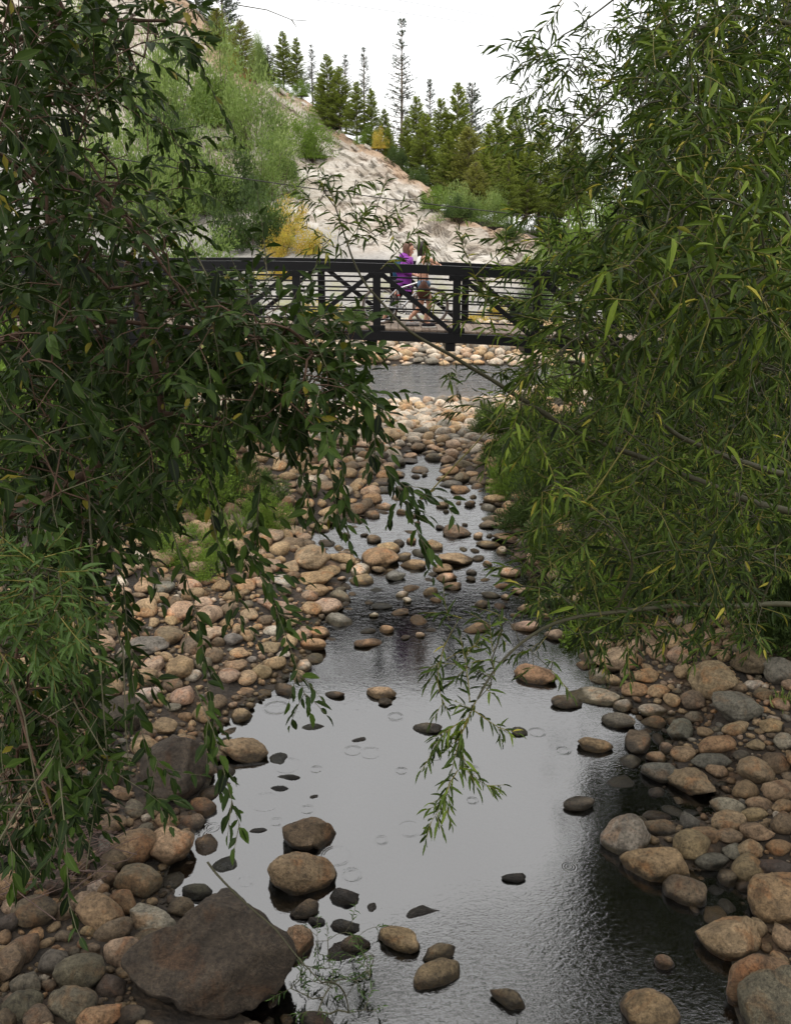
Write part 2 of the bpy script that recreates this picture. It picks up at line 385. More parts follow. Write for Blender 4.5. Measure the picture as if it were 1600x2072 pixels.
# ------------------------------------------------------------------ water: one level sheet, rippled in its relief
m, t, b, o = newmat('creek_water')
g = nd(t, 'ShaderNodeNewGeometry'); pos = g.outputs['Position']
mp = nd(t, 'ShaderNodeMapping'); mp.inputs['Scale'].default_value = (1.0, 1.7, 1.0); t.links.new(pos, mp.inputs[0])
sx = nd(t, 'ShaderNodeSeparateXYZ'); t.links.new(pos, sx.inputs[0])
xx, yy = sx.outputs['X'], sx.outputs['Y']
riff = noise(t, mp.outputs[0], 7.0, 4, 0.6, 0.7)
fine = noise(t, mp.outputs[0], 26.0, 3, 0.55, 0.4)
broad = noise(t, pos, 1.1, 3, 0.5)
m_far = ramp(t, math_(t, 'MULTIPLY', yy, 0.0337), [(0.27, 0.015), (0.32, 0.03), (0.38, 0.07), (0.46, 0.12), (0.60, 0.09), (0.84, 0.25), (0.88, 0.7)])
dx = math_(t, 'SUBTRACT', xx, 0.9); dy_ = math_(t, 'SUBTRACT', yy, 4.6)
dd = math_(t, 'SQRT', math_(t, 'ADD', math_(t, 'MULTIPLY', dx, dx), math_(t, 'MULTIPLY', dy_, dy_)))
m_near = ramp(t, math_(t, 'ADD', math_(t, 'MULTIPLY', dd, 0.5), math_(t, 'MULTIPLY', broad, 0.3)), [(0.45, 0.15), (0.74, 0.0)])
m_right = math_(t, 'MULTIPLY', ramp(t, math_(t, 'ADD', math_(t, 'MULTIPLY', xx, 0.35), math_(t, 'MULTIPLY', broad, 0.35)), [(0.45, 0.0), (0.8, 0.08)]), 1.0)
mask = math_(t, 'MAXIMUM', math_(t, 'MAXIMUM', m_far, m_near), m_right)
h = math_(t, 'MULTIPLY', math_(t, 'MULTIPLY_ADD', fine, 0.25, riff), m_far)
near_ = math_(t, 'MULTIPLY', noise(t, mp.outputs[0], 19.0, 2, 0.5, 1.2), math_(t, 'ADD', m_near, math_(t, 'MULTIPLY', m_right, 0.8)))
h = math_(t, 'ADD', h, math_(t, 'MULTIPLY', near_, 0.34))
chop = noise(t, mp.outputs[0], 1.9, 4, 0.65, 0.8)
h = math_(t, 'ADD', h, math_(t, 'MULTIPLY', fine, 0.006))
h = math_(t, 'ADD', h, math_(t, 'MULTIPLY', chop, ramp(t, math_(t, 'MULTIPLY', yy, 0.0337), [(0.83, 0.0), (0.9, 1.0)]) if False else math_(t, 'MULTIPLY', ramp(t, math_(t, 'MULTIPLY', yy, 0.0337), [(0.83, 0.0), (0.9, 1.0)]), 3.5)))
# rings where raindrops have just landed
RINGS = [(640,1557,11,1),(581,1549,26,.6),(537,1623,30,.7),(622,1638,13,1),(559,1663,12,1),(430,1675,14,1),(445,1692,32,.6),(681,1732,28,.8),(712,1771,18,1.2),(772,1700,12,1.1),(714,1519,17,.8),(750,1524,20,.6),(812,1560,11,1.1),(828,1677,24,.7),(955,1557,13,1),(955,1620,10,1.2),(1000,1715,62,.15),(1086,1482,16,.9),(1139,1519,13,.9),(1151,1754,9,1.4),(498,1783,16,.9),(800,1450,14,.9),(560,1432,24,.9),(880,1530,15,.7)]
for (px, py, rp, am) in RINGS:
    c0 = G(px, py); rad = rp / FPX * float(PX(c0)[2])
    sb = nd(t, 'ShaderNodeVectorMath', operation='DISTANCE'); t.links.new(pos, sb.inputs[0]); sb.inputs[1].default_value = tuple(c0)
    q = math_(t, 'SUBTRACT', sb.outputs['Value'], rad)
    env = math_(t, 'POWER', 2.718, math_(t, 'MULTIPLY', math_(t, 'MULTIPLY', q, q), -1.0 / (0.018 ** 2)))
    wv = math_(t, 'MULTIPLY', math_(t, 'SINE', math_(t, 'MULTIPLY', q, 2 * math.pi / 0.022)), env)
    h = math_(t, 'ADD', h, math_(t, 'MULTIPLY', wv, 0.015 * am))
bn = nd(t, 'ShaderNodeBump'); bn.inputs['Strength'].default_value = 1.0; bn.inputs['Distance'].default_value = 0.05
t.links.new(h, bn.inputs['Height'])
fr = nd(t, 'ShaderNodeFresnel'); fr.inputs['IOR'].default_value = 2.1; t.links.new(bn.outputs[0], fr.inputs['Normal'])
gl = nd(t, 'ShaderNodeBsdfGlossy'); gl.inputs['Roughness'].default_value = 0.03; t.links.new(bn.outputs[0], gl.inputs['Normal'])
gl.inputs['Color'].default_value = (1, 1, 1, 1)
tp = nd(t, 'ShaderNodeBsdfTransparent'); tp.inputs['Color'].default_value = (0.30, 0.30, 0.22, 1)
ms = nd(t, 'ShaderNodeMixShader'); t.links.new(fr.outputs[0], ms.inputs[0]); t.links.new(tp.outputs[0], ms.inputs[1]); t.links.new(gl.outputs[0], ms.inputs[2])
t.nodes.remove(b); t.links.new(ms.outputs[0], o.inputs['Surface'])
M_WATER = m
wx = axis([(-90, -8, 2.0), (-8, 8, 0.25), (8, 91, 2.0)]); wy = axis([(-1, 36.6, 0.25)])
X, Y, F = grid_mesh(wx, wy)
tag(mobj('water', npmesh('water', np.stack([X, Y, X * 0], 1), F, True, mat=M_WATER)), 'dark still creek pool running back to the grey river', kind='structure')

# ------------------------------------------------------------------ the pale cliff beyond the river
ux = np.concatenate([np.arange(-60, -26, 0.8), np.arange(-26, 12, 0.16), np.arange(12, 40, 0.9)])
vs = np.linspace(0, 1.06, 230)
UX, VS = np.meshgrid(ux, vs)
yr = np.interp(UX, RW[:, 0], RW[:, 1]); yb = 39.5 + 0.5 * np.sin(UX * 0.3)
VY = yb + (yr - yb) * VS
VZ, s = hill(UX, VY)
Q = np.stack([UX, VY, VZ], -1)
# strata run parallel to the crest, dipping to the right
a = R(37); along = UX * math.cos(a) - VZ * math.sin(a); acr = UX * math.sin(a) + VZ * math.cos(a)
Qs = np.stack([along * 0.16, acr * 0.9, VY * 0.2], -1)
st = fbm(Qs, 4, 21); stp = (np.floor(st * 3.5) / 3.5 - st) * 0.9 + st
blk = np.abs(fbm(np.stack([along * 0.45, acr * 0.45, VY * 0.3], -1), 4, 33))
rocky = sstep(0.30, 0.5, s + 0.09 * fbm(Q * 0.25, 2, 3)) * sstep(43, 46, VY)
def blocks(u_, v_, sc, sd_):
    # random steps of slab-shaped blocks bounded by joints
    jit_ = .5 * fbm(np.stack([u_ * .4, v_ * .4, u_ * 0], -1), 2, sd_)
    v2 = np.floor(v_ * sc * 2.2 + jit_); u2 = np.floor(u_ * sc + v2 * .37 + jit_)
    return _hash(u2.astype(np.int64), v2.astype(np.int64), np.zeros_like(u2).astype(np.int64), sd_) - .5
stp = .12 * stp + .55 * blocks(along, acr, .35, 71) + .4 * blocks(along, acr, .9, 72) + .25 * blocks(along + 3, acr, 1.9, 73)
dsp = rocky * (0.9 * stp - 0.5 * np.exp(-(blk / 0.035) ** 2) + 0.10 * fbm(Q * 1.7, 3, 9)) + (1 - rocky) * 0.05 * fbm(Q * 1.1, 4, 11)
VZ2 = VZ + dsp * 0.5 + 0.02; VY2 = VY - dsp * 0.45
edge = sstep(0, 0.03, s); VZ2 = VZ + (VZ2 - VZ) * edge - (1 - edge) * 0.35
crack = rocky * np.exp(-(blk / 0.03) ** 2)
nx, ny = len(ux), len(vs)
i = np.arange(ny - 1)[:, None]; j = np.arange(nx - 1)[None, :]; a_ = i * nx + j
F = np.stack([a_, a_ + 1, a_ + nx + 1, a_ + nx], -1).reshape(-1, 4)
m, t, b, o = newmat('pale_rock')
g = nd(t, 'ShaderNodeNewGeometry'); pos = g.outputs['Position']
zn = nd(t, 'ShaderNodeAttribute', attribute_name='rocky').outputs['Fac']
tp_ = nd(t, 'ShaderNodeAttribute', attribute_name='crest').outputs['Fac']
mp = nd(t, 'ShaderNodeMapping'); mp.inputs['Rotation'].default_value = (0, R(37), 0); mp.inputs['Scale'].default_value = (0.25, 0.5, 1.6); t.links.new(pos, mp.inputs[0])
ns = noise(t, mp.outputs[0], 1.0, 7, 0.65, 0.4); nb = noise(t, pos, 0.35, 4); nf = noise(t, pos, 7, 5, 0.75)
rock = ramp(t, ns, [(0.3, (0.17, 0.14, 0.108)), (0.42, (0.28, 0.25, 0.205)), (0.55, (0.375, 0.345, 0.30)), (0.75, (0.48, 0.46, 0.42))])
rock = mixc(t, ramp(t, nb, [(0.45, 0.0), (0.65, 0.4)]), rock, (0.25, 0.17, 0.11))
scree = mixc(t, nf, (0.16, 0.15, 0.138), (0.28, 0.265, 0.245))
vo = nd(t, 'ShaderNodeTexVoronoi'); vo.inputs['Scale'].default_value = 5.5; t.links.new(pos, vo.inputs['Vector'])
scree = mixc(t, 0.35, scree, mixc(t, 1.0, scree, ramp(t, vo.outputs['Color'], [(0.2, 0.55), (0.8, 1.4)]), 'MULTIPLY'))
gy = ramp(t, noise(t, pos, 0.8, 4, 0.6), [(0.5, 0.0), (0.62, 0.6)])
sz = nd(t, 'ShaderNodeSeparateXYZ'); t.links.new(pos, sz.inputs[0])
low = ramp(t, math_(t, 'MULTIPLY', sz.outputs['Z'], 0.2), [(0.35, 1.0), (0.6, 0.0)])
scree = mixc(t, math_(t, 'MULTIPLY', gy, low), scree, (0.17, 0.17, 0.05))
c = mixc(t, zn, scree, rock)
c = mixc(t, ramp(t, tp_, [(0.2, 0.0), (0.8, 0.85)]), c, mixc(t, nf, (0.2, 0.12, 0.07), (0.34, 0.24, 0.15)))
ve = nd(t, 'ShaderNodeTexVoronoi', feature='DISTANCE_TO_EDGE'); ve.inputs['Scale'].default_value = 1.0
mp2 = nd(t, 'ShaderNodeMapping'); mp2.inputs['Rotation'].default_value = (0, R(37), 0); mp2.inputs['Scale'].default_value = (.38, .5, 1.5)
nv = nd(t, 'ShaderNodeTexNoise'); nv.inputs['Scale'].default_value = .8; nv.inputs['Detail'].default_value = 4; t.links.new(pos, nv.inputs['Vector'])
va = nd(t, 'ShaderNodeVectorMath', operation='MULTIPLY_ADD'); t.links.new(nv.outputs['Color'], va.inputs[0]); va.inputs[1].default_value = (1.6, 1.6, 1.6); t.links.new(pos, va.inputs[2])
t.links.new(va.outputs[0], mp2.inputs[0]); t.links.new(mp2.outputs[0], ve.inputs['Vector'])
jn = math_(t, 'MULTIPLY', ramp(t, ve.outputs['Distance'], [(0.0, 1.0), (0.035, 0.0)]), math_(t, 'MULTIPLY', zn, ramp(t, nb, [(0.35, 0.15), (0.6, 0.9)])))
c = mixc(t, jn, c, (0.13, 0.095, 0.07))
cr_ = nd(t, 'ShaderNodeAttribute', attribute_name='crack').outputs['Fac']
c = mixc(t, math_(t, 'MULTIPLY', cr_, 0.7), c, (0.09, 0.065, 0.05))
t.links.new(c, b.inputs['Base Color']); b.inputs['Roughness'].default_value = 0.9
bump(t, b, math_(t, 'ADD', ns, math_(t, 'MULTIPLY', nf, 0.4)), 0.6, 0.2)
M_CLIFF = m
crest = sstep(0.90, 0.99, s + 0.05 * fbm(Q * 0.5, 3, 40)) * sstep(-60, -40, UX)
cliff = mobj('cliff', npmesh('cliff', np.stack([UX, VY2, VZ2], -1).reshape(-1, 3), F, False,
        {'rocky': rocky.ravel(), 'crest': crest.ravel(), 'crack': crack.ravel()}, M_CLIFF))
tag(cliff, 'pale eroded rock face and grey scree sloping down to the river', kind='structure')
def cliff_at(px, py):
    """where the ray through a pixel meets the hill"""
    for tt in np.arange(34, 110, 0.25):
        p = P(px, py, tt)
        if p[1] > 33 and hill(np.array([p[0]]), np.array([p[1]]))[0][0] >= p[2]: return p
    return P(px, py, 100)
# slabs of bare white rock broken along the crest
rng = np.random.default_rng(4)
slabs = [(548,188,46,12),(562,205,50,14),(585,218,44,12),(540,215,36,8),(610,232,36,12),(630,245,30,9),(600,205,26,8),(655,262,30,9),(640,228,22,7),(672,282,34,9),(690,272,22,7),(700,300,36,10),(722,305,26,8),(740,322,32,10),(760,335,26,8),(776,352,34,9),(795,362,28,9),(712,335,26,8),(735,350,26,7),(815,385,32,9),(838,395,26,8),(800,400,30,8),(770,380,24,7),(856,412,30,10),(870,425,34,12),(842,425,26,8),(745,300,18,6),(575,190,24,7),(620,215,20,6),(660,245,20,7),(880,440,26,10),(535,200,22,8),(668,318,24,7),(690,340,26,8),(828,408,22,7),(905,462,14,6),(935,470,12,5),(960,468,14,6),(985,476,12,5)]
for (px, py, wd, ht) in slabs:
    p = cliff_at(px, py); tt = float(PX(p)[2]); L = wd / FPX * tt; H = ht / FPX * tt
    bm = bmesh.new(); bmesh.ops.create_cube(bm, size=1.0)
    for v in bm.verts:
        v.co.x *= L * rng.uniform(0.8, 1.15); v.co.z *= H * 0.62 * rng.uniform(0.7, 1.2); v.co.y *= L * 0.55 * rng.uniform(0.8, 1.2)
        v.co.x += rng.uniform(-.08, .08) * L
    bmesh.ops.bevel(bm, geom=bm.edges[:], offset=0.035, segments=1, affect='EDGES')
    me = bpy.data.meshes.new('rock_slab'); bm.to_mesh(me); bm.free()
    n_ = len(me.vertices)
    at = me.attributes.new('rocky', 'FLOAT', 'POINT'); at.data.foreach_set('value', [1.0] * n_)
    o_ = mobj('rock_slab', me, M_CLIFF, cliff); o_.location = p + np.array((0, -0.08, 0.05))
    o_.rotation_euler = (R(rng.uniform(18, 34)), R(37 + rng.uniform(-9, 9)), R(rng.uniform(-15, 15)))
# ------------------------------------------------------------------ stones
def ico(sub):
    bm = bmesh.new(); bmesh.ops.create_icosphere(bm, subdivisions=sub, radius=1.0)
    V = np.array([v.co[:] for v in bm.verts]); F = np.array([[v.index for v in f.verts] for f in bm.faces]); bm.free()
    return V, F
ICO = {k: ico(k) for k in (1, 2, 3, 4, 5)}
def rock_shape(sub, seed, angular=0.0):
    V, F = ICO[sub]; V = V.copy(); r = np.random.default_rng(seed)
    V *= (1 + 0.26 * fbm(V * 1.0 + seed * 3.1, 2, seed))[:, None]
    for _ in range(int(7 + 5 * angular)):
        n = r.normal(size=3); n /= np.linalg.norm(n); d = r.uniform(0.62, 0.9) if angular > 0.3 else r.uniform(0.66, 0.95)
        q = V @ n - d; V = V - n[None, :] * (np.maximum(q, 0) * (0.95 if angular > 0.3 else 0.72))[:, None]
    V *= (1 + (0.035 + 0.05 * angular) * fbm(V * 3.2 + seed, 3, seed + 7))[:, None]
    V /= np.maximum(np.abs(V).max(0), 1e-6)
    return V, F
ROUND = [npmesh('stone', *rock_shape(3, 100 + k, 0.0), True, mat=M_ROCK) for k in range(14)]
ANG = [npmesh('stone', *rock_shape(3, 200 + k, 0.6), True, mat=M_ROCK) for k in range(8)]
TONES = {'tan': (0.37, 0.26, 0.145), 'pink': (0.42, 0.295, 0.195), 'brown': (0.20, 0.143, 0.088), 'grey': (0.20, 0.18, 0.142), 'pale': (0.46, 0.39, 0.30),
         'orange': (0.36, 0.225, 0.12), 'dark': (0.095, 0.073, 0.054), 'green': (0.085, 0.08, 0.05), 'olive': (0.19, 0.158, 0.105)}
rr = random.Random(11)
STONES = []       # dict(x,y,a,b, ...) of every single stone
def stone(px, py, wpx, hpx, tone, kind='b', label=None, short=None, ang=0, rot=None, sub=None, seed=None, cat='rock'):
    """kind: b lies on the bank, w stands in the water, f just breaks the surface"""
    z = 0.0
    for _ in range(4):
        c0 = G(px, py + hpx * 0.18, z); t = float(PX(c0)[2])
        th = math.atan2(CAMZ - z, c0[1])
        a = wpx / 2 / FPX * t; v = hpx / 2 / FPX * t
        if kind == 'f':
            b_ = min(v / math.sin(th), a * 1.2); c = 0.45 * a
        else:
            c = 0.74 * v / math.cos(th); c = min(c, a * 0.85)
            b_ = math.sqrt(max(v * v - (c * math.cos(th)) ** 2, 0)) / math.sin(th)
            b_ = max(min(b_, a * 1.15), a * 0.45)
        if kind == 'b': z = ground_z(c0[0], c0[1]) + c * 0.45
        elif kind == 'w': z = c * 0.30
        else: z = -c * 0.55
    s_ = dict(x=c0[0], y=c0[1], z=z, a=a, b=b_, c=c, tone=tone, kind=kind, label=label, short=short, px=px, py=py, w=wpx)
    rz = R(rot if rot is not None else rr.uniform(-22, 22))
    if sub: me = npmesh('stone', *rock_shape(sub, seed or 1, ang), True, mat=M_ROCK)
    else: me = rr.choice(ANG if ang > 0.3 else ROUND)
    big = a > 0.33
    o = mobj('boulder' if big else 'stone', me)
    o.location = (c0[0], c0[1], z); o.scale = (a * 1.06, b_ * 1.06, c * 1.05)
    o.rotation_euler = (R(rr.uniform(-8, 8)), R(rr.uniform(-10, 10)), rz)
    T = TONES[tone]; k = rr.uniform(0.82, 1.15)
    k *= .82 * (.55 + .45 * float(sstep(6.5, 9.5, c0[1]))); o.color = (T[0] * k * rr.uniform(.94, 1.06), T[1] * k, T[2] * k * rr.uniform(.92, 1.08), 1)  # near stones painted darker, standing in for shade under the trees
    o['category'] = 'boulder' if big else 'rock' if ang > 0.3 else 'stone'
    s_['o'] = o; STONES.append(s_); return o
N_, W_, F_ = 'b', 'w', 'f'
# each of these was seen singly in the photograph
H = stone
H(608,1754,138,86,'tan',W_,'round brown boulder with a reddish patch alone in the pool','the round brown pool boulder',sub=5,seed=3)
H(632,1680,116,66,'brown',W_,'wedge-shaped rock, tan above and dark below, behind the round pool boulder','the wedge-shaped pool rock',ang=.8,sub=5,seed=12,rot=-15)
H(408,1935,345,292,'dark',W_,'huge dark pitted diamond-shaped boulder filling the lower left corner of the pool','the huge dark boulder',ang=.7,sub=5,seed=52,rot=28)
H(336,1556,170,120,'dark',N_,'big dark mossy boulder with sloping top on the left shore','the dark mossy boulder',ang=.7,sub=5,seed=21,rot=15)
H(250,1420,96,140,'dark',N_,'dark upright boulder beside the orange sand on the left bank','the dark upright boulder',ang=.6,sub=4,seed=31)
H(497,1509,102,52,'tan',W_,'smooth tan boulder at the shore with its dark reflection below','the tan shore boulder',ang=.2,sub=4,seed=23)
H(345,1696,92,80,'tan',N_,'plain rounded boulder at the water edge right of its reddish twin','the rounded shore boulder',sub=4,seed=24)
H(275,1700,90,76,'orange',N_,'reddish brown block-shaped boulder leaning on the rounded shore boulder','the reddish block boulder',sub=4,seed=25)
H(286,1770,102,72,'olive',N_,'olive rounded boulder with dark wet foot in front of the reddish block','the olive wet-footed boulder',sub=4,seed=26)
H(200,1834,92,76,'tan',N_,'smooth tan egg-shaped stone tilted to the right on lower left bank','the tilted tan egg stone',sub=4,seed=27,rot=-25)
H(303,1850,124,54,'pale',N_,'pale cracked stone just behind the huge dark boulder','the pale cracked stone',ang=.4,sub=4,seed=28)
H(165,1955,104,78,'olive',N_,'large smooth olive stone left of the huge dark boulder','the smooth olive stone',sub=4,seed=29,rot=25)
H(809,1894,92,48,'tan',W_,'tan sharp-nosed rock with black foot in the middle of the pool','the sharp-nosed pool rock',ang=.6,sub=4,seed=30)
H(850,1845,78,32,'dark',F_,'flat dark stone just breaking the surface mid pool','the flat dark pool stone',ang=.4)
H(888,1922,68,40,'brown',W_,'rear stone of the touching pair in the lower pool','the rear paired stone',sub=4,seed=33,ang=.4)
H(886,1961,104,50,'tan',W_,'front stone of the touching pair in the lower pool','the front paired stone',sub=4,seed=34)
H(1027,2013,74,40,'brown',W_,'brown lone stone low in the rippled water near the bottom','the lone low stone',sub=4,seed=35)
H(1310,2032,122,80,'tan',W_,'tan pointed boulder standing in dark water at lower right','the tan pointed boulder',ang=.4,sub=4,seed=36,rot=-12)
H(1270,1686,114,92,'pale',W_,'pale white-streaked angular boulder at the right shore','the white-streaked boulder',ang=.75,sub=5,seed=37,rot=-25)
H(1331,1734,144,80,'tan',W_,'long tan boulder with rusty back in front of the white-streaked one','the long rusty-backed boulder',sub=5,seed=38,rot=-10)
H(1382,1788,84,68,'brown',W_,'brown egg boulder in front of the long rusty-backed one','the brown egg boulder',sub=4,seed=39,rot=-20)
H(1397,1574,108,66,'tan',N_,'pointed tan boulder with rusty crest on the right shore','the rusty-crested boulder',ang=.4,sub=4,seed=40)
H(1480,1890,148,86,'tan',N_,'flat cracked boulder slanting into the water on the lower right','the flat slanting boulder',ang=.8,sub=5,seed=41,rot=-15)
H(1530,1962,154,112,'orange',N_,'big rounded boulder with orange stain near the lower right corner','the orange-stained boulder',sub=5,seed=42,ang=.2)
H(1562,2030,124,120,'olive',N_,'flat-topped grey block in the lower right corner','the flat-topped corner block',ang=.9,sub=4,seed=43)
H(1568,1812,110,104,'tan',N_,'big square tan boulder at the right edge','the square edge boulder',ang=.8,sub=4,seed=44)
H(1568,1755,100,46,'dark',N_,'flat dark slab lying on the square boulder at the right edge','the flat dark slab',ang=.6,sub=4,seed=45)
H(1490,1420,100,74,'grey',N_,'big smooth grey egg-shaped boulder on the right bank','the big grey egg boulder',sub=5,seed=46,rot=25)
H(1256,1324,104,56,'pink',N_,'large pinkish boulder at the water edge under the drooping willow','the large pink boulder',ang=.3,sub=4,seed=47)
H(1081,1357,90,42,'orange',W_,'low orange boulder standing alone in the stream on the right','the low orange boulder',sub=4,seed=48)
H(1206,1406,124,38,'pale',N_,'long pale stone lying flat at the right shore','the long pale stone',sub=4,seed=49,ang=.2)
H(1442,1360,86,72,'tan',N_,'tan boulder with a rusty shoulder left of the dark red boulder','the rusty-shouldered boulder',sub=4,seed=50)
H(1517,1328,76,62,'brown',N_,'dark reddish block on the upper right bank','the dark reddish block',ang=.5,sub=4,seed=51)
H(1574,1346,64,68,'grey',N_,'rough grey boulder at the right edge of the upper bank','the rough grey edge boulder',sub=4,seed=53)
H(1377,1468,56,66,'grey',N_,'upright grey rock with a red top at the right shore','the red-topped upright rock',ang=.6,sub=4,seed=54)
H(665,1218,64,44,'pink',W_,'pale pink speckled boulder at the tip of the left gravel bank','the speckled pink boulder',sub=4,seed=55)
H(631,1224,42,32,'tan',N_,'smooth tan cobble touching the speckled pink boulder','the cobble beside the pink boulder',sub=4,seed=56)
H(768,1120,74,48,'orange',W_,'rust-brown boulder in the stream at mid distance','the rust-brown stream boulder',ang=.3,sub=4,seed=57)
H(626,1122,68,48,'tan',N_,'big weathered tan boulder on the left bank by the side channel','the weathered tan boulder',sub=4,seed=58)
H(638,1163,74,38,'tan',N_,'split tan boulder in front of the weathered one on the left bank','the split tan boulder',sub=4,seed=59,rot=-15)
H(562,1219,104,30,'pink',N_,'long flat pink slab with undercut dark edge on the left bank','the long pink slab',ang=.4,sub=4,seed=60)
H(920,1070,56,32,'brown',W_,'brown pyramid-shaped rock in the upper stream','the pyramid-shaped rock',ang=.95,sub=4,seed=61)
H(920,1127,70,28,'tan',W_,'flat-topped tan slab in the upper stream','the flat-topped stream slab',ang=.8,sub=4,seed=62)
H(989,1098,50,18,'tan',W_,'low tan loaf-shaped stone in the upper stream on the right','the loaf-shaped stream stone')
H(1025,1084,56,22,'brown',W_,'low brown stone beside the right bank bushes','the low brown bank stone')
H(930,988,40,18,'orange',W_,'small orange-topped stone where the stream widens below the bridge','the orange-topped stone')
H(365,1338,64,56,'tan',N_,'large rounded reddish stone standing on the left bank','the large reddish bank stone',sub=4,seed=63)
H(297,1297,86,40,'grey',N_,'flattened grey stone on the upper left bank','the flattened grey stone',sub=4,seed=64)
H(1108,1207,42,34,'pale',W_,'round pale stone shining in the dark right-hand backwater','the round pale backwater stone')
H(1143,1180,54,36,'grey',W_,'dark domed boulder behind the round pale backwater stone','the domed backwater boulder')
H(743,1297,58,20,'orange',W_,'thin tilted orange slab with twigs in the dark middle stream','the thin tilted slab',ang=.8,rot=20)
H(602,1895,68,62,'tan',W_,'tan rock half hidden by willow sprig at the huge boulder','the sprig-hidden tan rock',ang=.5,sub=4,seed=65)
H(20,1925,70,120,'brown',N_,'rusty crumbling boulder cut by the lower left edge','the rusty edge boulder',ang=.5,sub=4,seed=66)
